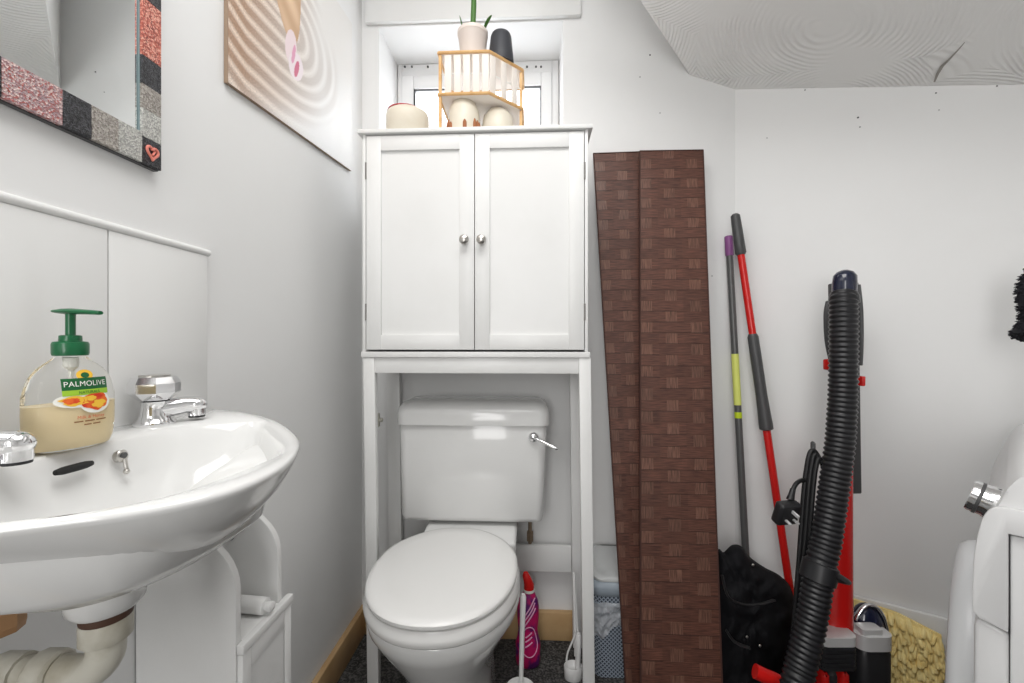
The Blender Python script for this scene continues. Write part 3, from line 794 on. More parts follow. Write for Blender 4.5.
# ================================================================== TOILET
TX = -.214
TO = thing('toilet', 'white close-coupled toilet with closed lid and a chrome lever', 'toilet', (TX, 1.1, 0))
def egg(front, back, hw, z, n=56, fl=.62, dx=0, e=2.15, wide=.52):
    """plan outline; front toward the camera, flatter at the back"""
    L_ = back-front; yc = front + L_*wide; pts = []
    for i in range(n):
        a = 2*pi*i/n; s_, c_ = sin(a), cos(a)
        if s_ < 0:   # front half: ellipse
            y = yc + (yc-front)*(-(abs(s_)**(2/e))); x = hw*math.copysign(abs(c_)**(2/e), c_)
        else:
            ee = 3.1
            y = yc + (back-yc)*abs(s_)**(2/ee); x = hw*(math.copysign(abs(c_)**(2/ee), c_))*(1-(1-fl)*(abs(s_)**(2/ee))**2.2)
        pts.append(Vector((TX+dx+x, y, z)))
    return pts
LF, LB = .842, 1.268
lid = MB(); zl = .432
LF -= .012
lid.loft([egg(LF+.012,LB-.006,.168,zl), egg(LF,LB,.178,zl+.004), egg(LF-.001,LB,.179,zl+.011), egg(LF+.004,LB-.003,.176,zl+.016), egg(LF+.016,LB-.012,.166,zl+.019), egg(LF+.06,LB-.05,.13,zl+.0205), egg(LF+.14,LB-.12,.06,zl+.021)])
lid.build('lid', M['seat'], TO, ang=50)
st = MB()
LF += .010
st.loft([egg(LF-.002,LB-.01,.178,.392), egg(LF-.007,LB,.183,.397), egg(LF-.009,LB,.185,.412), egg(LF-.002,LB-.004,.179,.427), egg(LF+.012,LB-.012,.168,.4305)])
st.build('seat', M['seat'], TO, ang=50)
for sx_ in (-1, 1):
    MB().tube([(TX+sx_*.075-.02, LB+.004, .428), (TX+sx_*.075+.02, LB+.004, .428)], .010, 14).build('seat_hinge', M['seat'], TO)
pan = MB()
pan.loft([egg(.985,1.40,.105,0,fl=.95), egg(.98,1.40,.108,.02,fl=.95), egg(.985,1.39,.100,.10,fl=.95), egg(.965,1.38,.108,.17,fl=.95), egg(.93,1.36,.126,.235,fl=.9), egg(.89,1.33,.150,.29,fl=.85), egg(.862,1.30,.170,.335,fl=.8), egg(.848,1.285,.180,.358,fl=.78), egg(.846,1.28,.184,.374,fl=.78), egg(.846,1.28,.184,.385,fl=.78), egg(.853,1.275,.178,.391,fl=.78)])
xa, xb = on(424, 527, y=1.272).x, on(517, 527, y=1.272).x
pan.hexa([(xa+.01,1.20,.30),(xb-.01,1.20,.30),(xb,1.20,.436),(xa,1.20,.436),(xa+.01,1.43,.30),(xb-.01,1.43,.30),(xb,1.43,.455),(xa,1.43,.455)], .012, seg=3)
pan.build('pan', M['porc'], TO, ang=50)
def rrect(x0_, x1_, y0_, y1_, z, r, n=6, bow=0):
    pts = []
    for cxx, cyy, a0 in ((x1_-r,y1_-r,0),(x0_+r,y1_-r,90),(x0_+r,y0_+r,180),(x1_-r,y0_+r,270)):
        for k in range(n+1):
            a = radians(a0+90*k/n); pts.append(Vector((cxx+r*cos(a), cyy+r*sin(a), z)))
    if bow:
        xc_ = (x0_+x1_)/2
        for p in pts:
            if p.y < (y0_+y1_)/2: p.y -= bow*(1-((p.x-xc_)/((x1_-x0_)/2))**2)
    return pts
fyc = 1.283
ca, cb = on(398, 430, y=fyc).x, on(547, 430, y=fyc).x
da, db = on(400, 520, y=fyc).x, on(543.5, 520, y=fyc).x
zc0, zc1 = on(475, 524, y=fyc).z, on(475, 425, y=fyc).z
cy1 = YB-.03-.0
cis = MB()
cis.loft([rrect(da+.02,db-.02,fyc+.02,cy1-.01,zc0,.02), rrect(da+.004,db-.004,fyc+.004,cy1,zc0+.008,.022,bow=.004), rrect(da,db,fyc,cy1,zc0+.02,.024,bow=.006), rrect(ca,cb,fyc-.004,cy1,zc1-.01,.026,bow=.008), rrect(ca+.004,cb-.004,fyc,cy1,zc1+.004,.024,bow=.008)])
cis.build('cistern', M['porc'], TO, ang=45)
la, lb = on(395, 420, y=fyc-.012).x, on(550, 420, y=fyc-.012).x
cl = MB(); yf_ = fyc-.014
cl.loft([rrect(la+.008,lb-.008,yf_+.008,cy1+.002,zc1+.0005,.024,bow=.008), rrect(la+.001,lb-.001,yf_,cy1+.004,zc1+.001,.03,bow=.010), rrect(la,lb,yf_-.001,cy1+.004,zc1+.034,.032,bow=.010), rrect(la+.003,lb-.003,yf_+.004,cy1+.002,zc1+.048,.032,bow=.010), rrect(la+.012,lb-.012,yf_+.02,cy1-.006,zc1+.063,.03,bow=.008), rrect(la+.03,lb-.03,yf_+.05,cy1-.02,zc1+.071,.025,bow=.004), rrect(la+.08,lb-.08,yf_+.07,cy1-.05,zc1+.073,.01)])
cl.build('cistern_lid', M['porc'], TO, ang=50)
q = on(533.5, 437, y=fyc-.006)
lv = MB(); lv.lathe([(0,0),(.015,0),(.0155,.004),(.012,.011),(.007,.014),(0,.015)], q, (0,-1,0), 22)
p2 = q + Vector((0,-.015,0)); p3 = at(558, 449, 1.235)
lv.tube([q+Vector((0,-.01,0)), p2+Vector((.012,-.004,-.003)), p2.lerp(p3,.6), p3.lerp(p2,.08), p3], [.005,.005,.0045,.0055,.003], 12)
lv.build('flush_lever', M['chrome'], TO)
q = on(530, 530, y=1.428)
mb = MB(); mb.tube([(q.x, q.y, .33), (q.x, q.y, .49)], .0065, 12); mb.lathe([(0,0),(.012,0),(.012,.03),(0,.03)], (q.x, q.y, q.z-.035), (0,0,1), 6); mb.build('supply_pipe', mat('old_brass', srgb(150,132,112), .4, .5), TO)

# ================================================================== FLOOR ITEMS BY THE TOILET
# toilet cleaner
q = on(528, 664, z=0)
q = Vector((q.x, 1.335, 0))
TC = thing('toilet_cleaner_bottle', 'magenta toilet cleaner bottle with red angled cap, on the floor behind the toilet pan', 'bottle', q)
mb = MB()
rings = []
for z, a, b2, dx in ((0,.030,.022,0),(.004,.036,.026,0),(.02,.038,.028,0),(.07,.038,.028,0),(.09,.033,.026,0),(.11,.030,.025,0),(.15,.034,.026,0),(.18,.034,.025,0),(.20,.030,.022,.001),(.215,.022,.018,.002),(.228,.015,.014,.003),(.236,.0135,.0135,.003)):
    rings.append([q + Vector((dx + a*cos(2*pi*i/28), b2*sin(2*pi*i/28), z)) for i in range(28)])
mb.loft(rings); bo = mb.build('bottle', M['magenta'], TC, ang=50)
mb = MB(); t = q + Vector((.003,0,.234)); mb.tube([t, t+Vector((0,0,.012)), t+Vector((-.004,-.002,.026)), t+Vector((-.010,-.004,.044)), t+Vector((-.011,-.004,.052))], [.016,.016,.0135,.011,.007], 16); mb.build('cap', M['red'], TC)
mb = MB(); mb.tube([q+Vector((.003,0,.226)), q+Vector((.003,0,.2335))], .017, 16); mb.build('neck_ring', M['lightp'], TC)
# pale ring and stripes on the label
def csurf(a, z, off=.0008):
    R1 = interp([0,.02,.07,.09,.11,.15,.18,.2],[.03,.038,.038,.033,.030,.034,.034,.030], z)+off; R2 = interp([0,.02,.07,.09,.11,.15,.18,.2],[.022,.028,.028,.026,.025,.026,.025,.022], z)+off
    return q + Vector((R1*sin(a), -R2*cos(a), z))
mb = MB()
pts = [csurf(.75*cos(2*pi*k/30)+.15, .085+.045*sin(2*pi*k/30)) for k in range(31)]; mb.tube(pts, .0016, 6)
for zz0 in (.135,.15,.165): mb.tube([csurf(-.6+.2*k+.15, zz0+.010*k-.01) for k in range(7)], .0022, 6)
for zz0 in (.07,.085,.098): mb.tube([csurf(-.35+.12*k+.15, zz0+.003*k) for k in range(6)], .0020, 6)
mb.build('label_marks', mat('pale_pink_print', srgb(230,170,205), .4), bo)
# white toilet brush
q = Vector((*at(520, 682, 1.09).xy, 0))
q = Vector((q.x, 1.115, 0))
TB = thing('toilet_brush', 'thin-handled white toilet brush in a round white holder beside the toilet pan', 'toilet brush', q)
mb = MB(); mb.lathe([(0,0),(.046,0),(.048,.004),(.042,.075),(.040,.098),(.0385,.101),(.036,.098),(.037,.075),(.0,.02)], q, (0,0,1), 32); mb.build('holder', M['white_pl'], TB, ang=50)
mb = MB(); mb.tube([q+Vector((0,0,.075)), q+Vector((.002,0,.12)), q+Vector((.005,0,.25)), q+Vector((.0075,0,.338)), q+Vector((.008,0,.345))], [.006,.006,.0065,.008,.005], 12); mb.build('handle', M['white_pl'], TB)
mb = MB(); mb.ball(q+Vector((0,0,.058)), .032, (1,1,1.1), 3, fn=lambda p: 1+.12*noise.noise(p*9)); mb.build('bristles', M['lightp'], TB)
# slim caddy brush
q = on(573, 680, y=1.29); q = Vector((q.x, 1.285, 0))
SB = thing('slim_brush_caddy', 'slim white plastic cleaning brush in a small caddy behind the right cabinet leg', 'cleaning brush', q)
mb = MB(); mb.lathe([(0,0),(.024,0),(.026,.003),(.0275,.036),(.026,.039),(.024,.036),(0,.01)], q, (0,0,1), 26, sx=1.0, sy=.8, u=(1,0,0)); mb.build('caddy', M['white_pl'], SB, ang=50)
mb = MB(); mb.tube([q+Vector((.013,0,.02)), q+Vector((.015,0,.08)), q+Vector((.016,0,.128)), q+Vector((.016,0,.133))], [.010,.010,.0105,.007], 14, sy=.8); mb.build('clip_handle', M['white_pl'], SB)
mb = MB(); mb.tube(crom([q+Vector((-.020,0,.05)), q+Vector((-.016,0,.075)), q+Vector((-.004,0,.105)), q+Vector((.006,0,.132))], 6), .0028, 8)
mb.build('loop', M['white_pl'], SB)
mb = MB(); mb.tube([q+Vector((.008,.008,.06)), q+Vector((.006,.016,.18)), q+Vector((.004,.022,.295)), q+Vector((.004,.022,.30))], [.004,.004,.0045,.003], 10); mb.tube([q+Vector((.016,.01,.10)), q+Vector((.011,.018,.20)), q+Vector((.006,.022,.29))], .0025, 8); mb.build('wand', M['white_pl'], SB)

# ================================================================== LIDDED BASKET
bx0, bx1 = on(593, 640, y=1.29).x, on(690, 640, y=1.29).x
by0, by1 = 1.288, 1.432
BZ1 = .285
BK = thing('laundry_basket', 'grey-blue lattice plastic basket with a pale grey lid, on the floor behind the woven screen', 'basket', ((bx0+bx1)/2, (by0+by1)/2, 0))
NP = 40
def brect(k, z, g=0): return rrect(bx0-g+k, bx1+g-k, by0-g+k, by1, z, .03, 8)
rg = [brect(.003, 0), brect(.001,.10), brect(0,.21)]
mb = MB(); mb.loft(rg, True, False)
# UV: arc length x height
uv = []
for r in rg:
    acc = 0
    for i, p in enumerate(r):
        if i: acc += (p-r[i-1]).length
        uv.append((acc, p.z))
mb.build('lattice_body', [M['lattice']], BK, ang=60, uv=uv)
r2 = [brect(-.001,.2115), brect(-.003,.213), brect(-.003,.222), brect(-.001,.2235), brect(-.001,.2445), brect(-.003,.246), brect(-.006,.250), brect(-.007,.268), brect(-.004,.278), brect(.004,.284)]
mb = MB(); mb.loft(r2, False, False); mb.build('rim', M['basket'], BK, ang=50)
r3 = [brect(-.0018,.2237), brect(-.0018,.2443)]
uv = []
for r in r3:
    acc = 0
    for i, p in enumerate(r):
        if i: acc += (p-r[i-1]).length
        uv.append((acc, p.z))
mb = MB(); mb.loft(r3, False, False); mb.build('lattice_band', M['lattice'], BK, uv=uv)
mb = MB()
def lrect(k, zf, zb_):
    r = brect(k, 0)
    for p in r: t = (p.y-by0)/(by1-by0); p.z = zf*(1-t)+zb_*t
    return r
mb.loft([lrect(.002,.2845,.31), lrect(.002,.290,.325), lrect(.006,.294,.329), lrect(.014,.2945,.3295), lrect(.016,.2925,.327), lrect(.04,.293,.327)], True, True)
mb.build('lid', M['lidgrey'], BK, ang=40)
# crumpled bag over its front
def bagf(u, v):
    x = bx0 - .004 + u*.085; z = .232 - v*(.085 + .02*sin(u*5.2) + .012*noise.noise(Vector((u*7,1,0))))
    y = by0 - .012 - .010*noise.noise(Vector((u*5, v*6, 1.3))) - .006*abs(noise.noise(Vector((u*14, v*12, 4))))
    return Vector((x, min(y, by0-.0045), z))
mb = MB(); mb.grid(bagf, 44, 30); tag(mb.build('plastic_bag', M['bag'], None, ang=60), 'crumpled clear plastic bag hanging on the front of the grey-blue basket', 'bag')

# ================================================================== WOVEN SCREEN
FS = thing('folding_screen', 'dark brown woven paper screen of two panels, propped against the back wall beside the cabinet', 'screen', (.4, 1.2, 0))
def panel(tl_, tr_, bl_, br_, th, nm='panel'):
    """corner points of the front face (extended to the floor)"""
    def down(a, b_): t = a.z/(a.z-b_.z); return a + (b_-a)*t
    B0, B1 = down(tl_, bl_), down(tr_, br_)
    nrm = (tr_-tl_).cross(B0-tl_).normalized()
    if nrm.y > 0: nrm = -nrm
    Hh = (tl_-B0).length; Wd = (tr_-tl_).length
    nu, nv = 14, 90
    def fn(u, v):
        p = B0.lerp(B1, u).lerp(tl_.lerp(tr_, u), v)
        return p + nrm*(.0012*noise.noise(Vector((u*3, v*14, 0))))
    m_ = MB(); m_.grid(fn, nu, nv)
    uv = [(i/nu*Wd+.018, j/nv*Hh) for j in range(nv+1) for i in range(nu+1)]
    fa = m_.build(nm, M['weave'], FS, uv=uv)
    e = MB(); k = -nrm*th; s0 = -nrm*.0025
    e.hexa([B0+s0, B1+s0, tr_+s0, tl_+s0, B0+k, B1+k, tr_+k, tl_+k]); e.build('panel_core', M['brown_edge'], fa, smooth=False)
    e = MB(); ins = lambda a, b_, d: a + (b_-a).normalized()*d
    e.tube([B0+nrm*.001, tl_+nrm*.001], .0022, 8); e.tube([B1+nrm*.001, tr_+nrm*.001], .0022, 8); e.tube([tl_, tr_], .0022, 8)
    e.build('edge_binding', M['brown_edge'], fa)
    return fa
YT, YBm = 1.435, 1.165
panel(on(593.5,153.5,y=YT+.005), on(648,151.5,y=YT+.005), on(625.5,683,y=1.235), on(660,683,y=1.235), .014)
panel(on(640,151,y=YT-.022), on(703,150,y=YT-.022), on(641,683,y=1.175), on(722,683,y=1.175), .016)

# ================================================================== POLES
def strip_line(a, b_, z=0): t = (a.z-z)/(a.z-b_.z); return a + (b_-a)*t
ga, gb = on(728.5, 236, y=1.437), on(745.5, 550, y=1.38)
ge = strip_line(ga, gb, .004)
GP = thing('mop_pole', 'thin dark grey pole with purple end cap and lime label, beside the red pole', 'pole', ge)
def seg(m_, a, b_, t0, t1, r, **k): m_.tube([a.lerp(b_, t0), a.lerp(b_, t1)], r, 16, **k)
gr_ = .0105
def tpy(a, b_, py):  # parameter along a->b at image row py
    lo, hi = 0, 1
    for _ in range(40):
        mid = (lo+hi)/2; p = a.lerp(b_, mid) - EYE; y = 341.5 - FPX*p.z/p.dot(FW)
        if y < py: lo = mid
        else: hi = mid
    return lo
mb = MB(); seg(mb, ga, ge, tpy(ga,ge,250), 1, gr_); mb.build('shaft', M['midgrey'], GP)
mb = MB(); mb.tube([ga, ga.lerp(ge,.002), ga.lerp(ge,tpy(ga,ge,256)-.002), ga.lerp(ge,tpy(ga,ge,256))], [.009,.0128,.0128,.011], 16); mb.build('end_cap', M['purple'], GP)
for p_, q_, mm in ((354,405,'limepale'),(405,411,'midgrey'),(412,418,'lime')):
    if mm != 'midgrey':
        mb = MB(); seg(mb, ga, ge, tpy(ga,ge,p_), tpy(ga,ge,q_), gr_+.0006); mb.build('label_band', M[mm], GP)
ra, rb = on(735, 214, y=1.40), on(790, 590, y=1.315)
re = strip_line(ra, rb, .012)
RP = thing('red_pole', 'red telescopic cleaning pole with black foam grips, leaning against the right wall', 'pole', re)
mb = MB(); seg(mb, ra, re, tpy(ra,re,250), 1, .011); mb.build('shaft', M['red'], RP)
T_ = lambda y: ra.lerp(re, tpy(ra,re,y))
mb = MB(); mb.tube([ra, ra.lerp(re,.004), T_(222), T_(235), T_(253), T_(255)], [.008,.0135,.0145,.0155,.016,.012], 18); mb.build('end_grip', M['grey'], RP)
mb = MB(); mb.tube([T_(334), T_(337), T_(360), T_(395), T_(412), T_(425), T_(429), T_(430)], [.012,.0155,.016,.016,.0175,.0195,.019,.014], 18); mb.build('sliding_grip', M['grey'], RP)

# ================================================================== BLACK CLOTH BAG
def pillow(outline, d0, thick, back, seed, amp, nr=14, sub=6):
    oc_ = crom([Vector((x, y, 0)) for x, y in outline], sub, True)
    n = len(oc_); cxm = sum(p.x for p in oc_)/n; cym = sum(p.y for p in oc_)/n
    rings = []
    for sgn, th in ((1, thick), (-1, back)):
        rr = []
        for k in range(nr):
            s = 1 - k/nr if sgn > 0 else k/nr
            ring = []
            for p in oc_:
                x, y = cxm+(p.x-cxm)*max(s,.02), cym+(p.y-cym)*max(s,.02)
                nb = noise.noise(Vector((x*.045+seed, y*.05, sgn*1.7)))*amp + amp*.6*noise.noise(Vector((x*.11, y*.10+seed, 3))) + amp*.35*abs(noise.noise(Vector((x*.22+y*.1, y*.12, seed))))
                d = d0 - sgn*(th*sqrt(max(0, 1-s**2.2))) - nb*(1 if sgn > 0 else .2)*min(1,(1-s)*5)
                ring.append(at(x, y, d))
            rr.append(ring)
        rings.append(rr)
    front, backr = rings[0], rings[1]     # front: outline -> centre ; back: centre -> outline
    m_ = MB(); m_.loft(backr + front, True, True); return m_
BG = thing('cloth_bag', 'black cloth bag with straps slumped between the woven screen and the vacuum', 'bag', at(750, 700, 1.2))
out_ = [(716,556),(724,552),(732,545),(741,546),(750,557),(764,567),(779,575),(791,588),(797,615),(793,650),(782,690),(768,728),(735,735),(712,715),(708,640)]
pillow(out_, 1.27, .075, .015, 4.2, .022, 20, 8).build('bag', M['cloth'], BG, ang=80)
mb = MB(); mb.tube(crom([at(722,575,1.188), at(728,596,1.168), at(742,604,1.163), at(760,604,1.168), at(774,600,1.188)], 6), .007, 8, sx=1, sy=.4); mb.tube(crom([at(726,630,1.178), at(735,642,1.168), at(750,648,1.163)], 6), .006, 8, sy=.4); mb.build('strap', mat('webbing', (.014,.014,.015,1), .5), BG)
for x, y, d in ((747,637,1.178),(760,646,1.178),(753,565,1.228)):
    mb = MB(); mb.ball(at(x,y,d), .004, (1,.6,1), 2); mb.build('stud', M['nickel'], BG)

# ================================================================== UPRIGHT VACUUM
vb_ = at(838, 700, 1.10); 
VC = thing('upright_vacuum', 'red and black upright vacuum cleaner with ribbed hose, leaning by the right wall', 'vacuum cleaner', (vb_.x, vb_.y, 0))
ctr = [(843.5,293,1.080),(843.5,303,1.075),(843.5,344,1.065),(843,390,1.06),(841.5,420,1.055),(839.5,447,1.05),(833,494,1.038),(826,541,1.024),(820,568,1.014),(812.5,615,1.0),(801.5,663,.985),(797,683,.975),(788,730,.955),(782,765,.945)]
wpx = [10.5,12.3,12.5,12.7,12.9,13,13.3,13.5,13.6,13.8,14.2,14.4,14.8,15]
cp = crom([at(*c) for c in ctr], 60)
rpx = crom([Vector((w*c[2]/FPX,0,0)) for w, c in zip(wpx, ctr)], 60)
# resample by arc length so the ribs are even
acc = [0]
for i in range(1, len(cp)): acc.append(acc[-1] + (cp[i]-cp[i-1]).length)
tot = acc[-1]; pitch = .0122; per = 6; ns = int(tot/pitch*per)
hp2, hr = [], []; j = 0
for i in range(ns+1):
    s = tot*i/ns
    while j < len(acc)-2 and acc[j+1] < s: j += 1
    t = (s-acc[j])/max(1e-9, acc[j+1]-acc[j])
    hp2.append(cp[j].lerp(cp[j+1], t)); r0 = rpx[j].x*(1-t)+rpx[j+1].x*t
    ph = (i % per)/per; pr = (1,1,.965,.90,.90,.965)[i % per]
    hr.append(r0*pr)
mb = MB(); mb.tube(hp2, hr, 26); mb.build('hose', M['hose'], VC, ang=70)
# handle loop at the top
mb = MB(); mb.tube([at(844,297,1.092), at(844.5,283,1.092), at(845,276,1.092), at(845,272,1.092), at(845,270,1.092)], [.026,.0265,.025,.018,.007], 22); mb.build('hose_cuff', M['navy'], VC)
mb = MB(); mb.tube([at(844,303,1.082), at(844,296,1.082), at(844,292,1.082)], [.033,.032,.027], 24); mb.build('cuff_collar', M['hose'], VC)
# wand / spine behind the hose
def bar(m_, pa, pb, wa, wb_, th, bev=.004):
    """flat bar from pa to pb, width along image x, thickness along view depth"""
    ax = (pb-pa).normalized(); sd_ = (RT - ax*RT.dot(ax)).normalized(); dp = ax.cross(sd_).normalized()
    P4 = lambda p, w: [p - sd_*w/2 - dp*th/2, p + sd_*w/2 - dp*th/2, p + sd_*w/2 + dp*th/2, p - sd_*w/2 + dp*th/2]
    m_.hexa(P4(pa, wa) + P4(pb, wb_), bev); return m_
mb = MB(); bar(mb, at(843,283,1.165), at(846,492,1.165), .060, .060, .035); 
mb.tube(crom([at(828,302,1.15), at(826,315,1.14), at(827,340,1.14), at(831,360,1.15)], 6), .006, 8); mb.tube(crom([at(858,285,1.15), at(860.5,310,1.14), at(861,340,1.14), at(860,365,1.15)], 6), .006, 8)
mb.build('handle_column', M['grey'], VC)
mb = MB(); bar(mb, at(827.5,359,1.13), at(827.5,370,1.13), .014, .014, .018, .004); mb.build('red_button', M['red'], VC)
mb = MB(); bar(mb, at(861.5,376,1.14), at(861,386,1.14), .011, .011, .018, .003); mb.build('red_button', M['red'], VC)
mb = MB(); ca_, cb_ = at(842,400,1.165), at(835,645,1.09)
mb.tube([ca_, ca_.lerp(cb_,.3), ca_.lerp(cb_,.6), ca_.lerp(cb_,.95), cb_], [.028,.030,.034,.040,.040], 24, sx=1, sy=.8, u0=RT); mb.build('red_column', M['red'], VC)
def rblock(m_, px0, px1, py0, py1, d, th, r, k=0, bow=.0):
    a = at(px0, py0, d); b2 = at(px1, py0, d); c2 = at(px0, py1, d)
    w_ = (b2-a).length; h_ = a.z-c2.z
    ctr_ = (a+b2)/2; rings = []
    lev = [(0,-.004),(.0,-.0),(.06,.0),(.94,0),(1,-.003)]
    for t, g in ((0,-.005),(.05,0),(.95,0),(1,-.005)):
        pr_ = rrect(-w_/2-g*0+(-g if g<0 else 0), w_/2-(-g if g<0 else 0), 0-g, th, 0, r, 6)
        rings.append([Vector((*(ctr_ + RT*p.x + FW*p.y).xy, a.z - h_*t)) for p in pr_])
    m_.loft(rings)
mb = MB(); rblock(mb, 822, 860, 638, 648, 1.03, .06, .018); mb.build('silver_collar', M['silver'], VC)
mb = MB(); rblock(mb, 820.5, 860, 648.5, 673, 1.028, .07, .02)
for k in range(5): rblock(mb, 820, 860.5, 650+k*4.6, 652.5+k*4.6, 1.026, .073, .02)
mb.build('black_housing', M['black'], VC)
mb = MB(); 
for a_, b_2 in ((823,831),(842,851)):
    rblock(mb, a_, b_2, 674, 735, 1.045, .05, .008)
mb.build('red_lower_trim', M['red'], VC)
mb = MB(); rblock(mb, 828, 848, 673.5, 738, 1.06, .07, .02); mb.build('lower_spine', M['black'], VC)
# dust canister to the right
mb = MB(); rblock(mb, 862, 896, 652, 738, 1.075, .075, .022); mb.build('dust_canister', M['black'], VC)
mb = MB(); rblock(mb, 861, 897, 637, 653, 1.07, .083, .024); cr_ = mb.build('canister_ring', M['silver'], VC)
mb = MB(); rblock(mb, 863, 884, 630, 637.5, 1.075, .03, .006); mb.build('latch', M['silver'], VC)
dc = at(866, 636, 1.135)
mb = MB(); mb.ball(dc, .05, (.9,.7,1.75), 3); dome = mb.build('canister_dome', M['navy'], VC)
mb = MB()
arc = [dc + RT*(.046*sin(a)) + Vector((0,0,.089*cos(a))) - FW*.012 for a in [radians(-55+k*9) for k in range(16)]]
mb.tube(arc, .0065, 10, sx=1, sy=.8); mb.build('dome_band', M['chrome'], dome)
# floor head, mostly below the picture
hd = at(838, 738, 1.03)
mb = MB(); mb.hexa([Vector((hd.x-.15,hd.y-.10,.0)),Vector((hd.x+.15,hd.y-.10,.0)),Vector((hd.x+.15,hd.y+.12,.0)),Vector((hd.x-.15,hd.y+.12,.0)),Vector((hd.x-.13,hd.y-.08,.055)),Vector((hd.x+.13,hd.y-.08,.055)),Vector((hd.x+.12,hd.y+.10,.075)),Vector((hd.x-.12,hd.y+.10,.075))], .012, seg=3); mb.build('floor_head', M['black'], VC)
mb = MB(); mb.tube(crom([at(755,671,1.06), at(765,676,1.055), at(780,683,1.05), at(800,700,1.045), at(815,722,1.045)], 6), .017, 16); mb.build('red_tube', M['red'], VC)
# hose clip
ax = (cp[int(.60*len(cp))])
hcen = at(819, 572, 1.013)
tdir = (at(816,590,1.007)-at(823.5,555,1.018)).normalized()
mb = MB(); mb.tube([hcen - tdir*.021, hcen - tdir*.019, hcen + tdir*.019, hcen + tdir*.021], [.034,.037,.037,.034], 26); 
mb.tube([at(830,573,1.0), at(839,578,1.0), at(846,581,1.005), at(850,582,1.01)], [.022,.017,.012,.004], 10, sx=1, sy=.6); mb.build('hose_clip', M['black'], VC)
# cable bundle and hook
hk = at(813, 447, 1.10)
cordm = mat('cable_sheath', (.012,.012,.013,1), .45)
mb = MB()
for k in range(4):
    o_ = k*1.0
    top_ = (809.5+k*3.2, 452+abs(k-1.5)*3, 1.095-.004*k)
    L1 = [(804+k*2.8,690,1.045), (800+k*3.0,640,1.055), (803+k*3.1,560,1.075), (807+k*3,490,1.09), top_]
    if k == 0: L1 = [(790,700,1.045),(793,640,1.055),(799,560,1.075),(804,490,1.09),(809,456,1.095),(814,451,1.095),(819,458,1.09)]
    if k == 1: L1 = [(795,705,1.040),(798,640,1.050),(803.5,560,1.07),(808.5,490,1.085),(812.5,460,1.09),(816,455,1.09),(820,463,1.085)]
    if k == 2: L1 = [(800,705,1.035),(803,640,1.047),(808,560,1.065),(813,490,1.08),(816.5,464,1.085),(820,459,1.085),(824,468,1.08)]
    if k == 3: L1 = [(797,705,1.06),(801,620,1.07),(806,540,1.085),(812,480,1.095),(817,462,1.10)]
    mb.tube(crom([at(*p) for p in L1], 8), .0058, 10)
pl = at(786, 512, 1.055)
mb.tube(crom([at(806,480,1.092), at(801,480.5,1.085), at(796,484,1.075), at(793,490,1.068), at(791,497,1.062)], 8), .0052, 10)
cd = mb.build('power_cord', cordm, VC)
mb = MB(); mb.tube([at(813,470,1.115), at(813,452,1.115), at(813,443,1.115), at(813.2,441.5,1.115)], [.006,.006,.006,.003], 10, sx=1.3, sy=.8); mb.build('cord_hook', M['grey'], VC)
# moulded three-pin plug
mb = MB(); nk = [at(793,489,1.066), at(791.5,495,1.062), at(790,500,1.059)]
mb.tube(nk, [.0062,.0072,.009], 12)
pa = at(786.5, 512, 1.055); pf_ = (RT*.18 - FW*.88 - UP*.30).normalized(); pu = (UP - pf_*UP.dot(pf_)).normalized(); pr3 = pf_.cross(pu)
Mx = Matrix((( pr3.x, pu.x, pf_.x, pa.x),( pr3.y, pu.y, pf_.y, pa.y),( pr3.z, pu.z, pf_.z, pa.z),(0,0,0,1)))
mb.box((-.029,-.031,-.014), (.029,.028,.014), .008, 3, Mx); plug = mb.build('plug', M['black'], cd)
mb = MB(); mb.box((-.002,.008,.012),(.002,.016,.034),.0005,1,Mx); mb.box((-.014,-.014,.012),(-.008,-.010,.030),.0005,1,Mx); mb.box((.008,-.014,.012),(.014,-.010,.030),.0005,1,Mx); mb.build('plug_pins', M['silver'], cd)

# ================================================================== YELLOW CHENILLE MAT
YM = thing('chenille_mat', 'yellow noodle-pile bath mat propped against the right wall behind the vacuum', 'bath mat', hit(900, 660, CORN + WN*.05, WN))
base0 = CORN + WN*.022
def mpt(s, z, off): 
    return CORN + WR*s + WN*(.022 + (0.275-z)*.16 + off) + UP*z
sA = (hit(846, 590, CORN+WN*.02, WN)-CORN).dot(WR); sB = (hit(944, 600, CORN+WN*.06, WN)-CORN).dot(WR)
def ztop_(s): t = (s-sA)/(sB-sA); return .262 - .012*t - .05*max(0, t-.55)
mb = MB()
ZB = .012
def mf(u, v): s = sA+(sB-sA)*u; return mpt(s, ZB+(ztop_(s)-ZB)*v, .010)
def mbk(u, v): s = sA+(sB-sA)*u; return mpt(s, ZB+(ztop_(s)-ZB)*v, .002)
def ringat(v): return [mf(i/12, v) for i in range(13)] + [mbk(i/12, v) for i in range(12,-1,-1)]
mb.loft([ringat(v/8) for v in range(9)]); mb.build('backing', M['yellow'], YM)
mb = MB()
rs = random.Random(3)
for i in range(28):
    for j in range(13):
        u = (i + rs.uniform(-.3,.3) + .5*(j % 2))/28; v = (j + .9 + rs.uniform(-.3,.3))/13.4
        if not 0 <= u <= 1: continue
        p = mf(u, v); dr = (WN*.5 - UP*rs.uniform(.5,1.1) + WR*rs.uniform(-.3,.3)).normalized()
        Ln = rs.uniform(.022,.034)
        mb.tube([p - dr*.002, p+dr*Ln*.5, p+dr*Ln*.9 - UP*.001, p+dr*Ln - UP*.0015], [.0048,.0056,.0054,.003], 7)
pile = mb.build('noodle_pile', M['yellow'], YM); pile['kind'] = 'stuff'

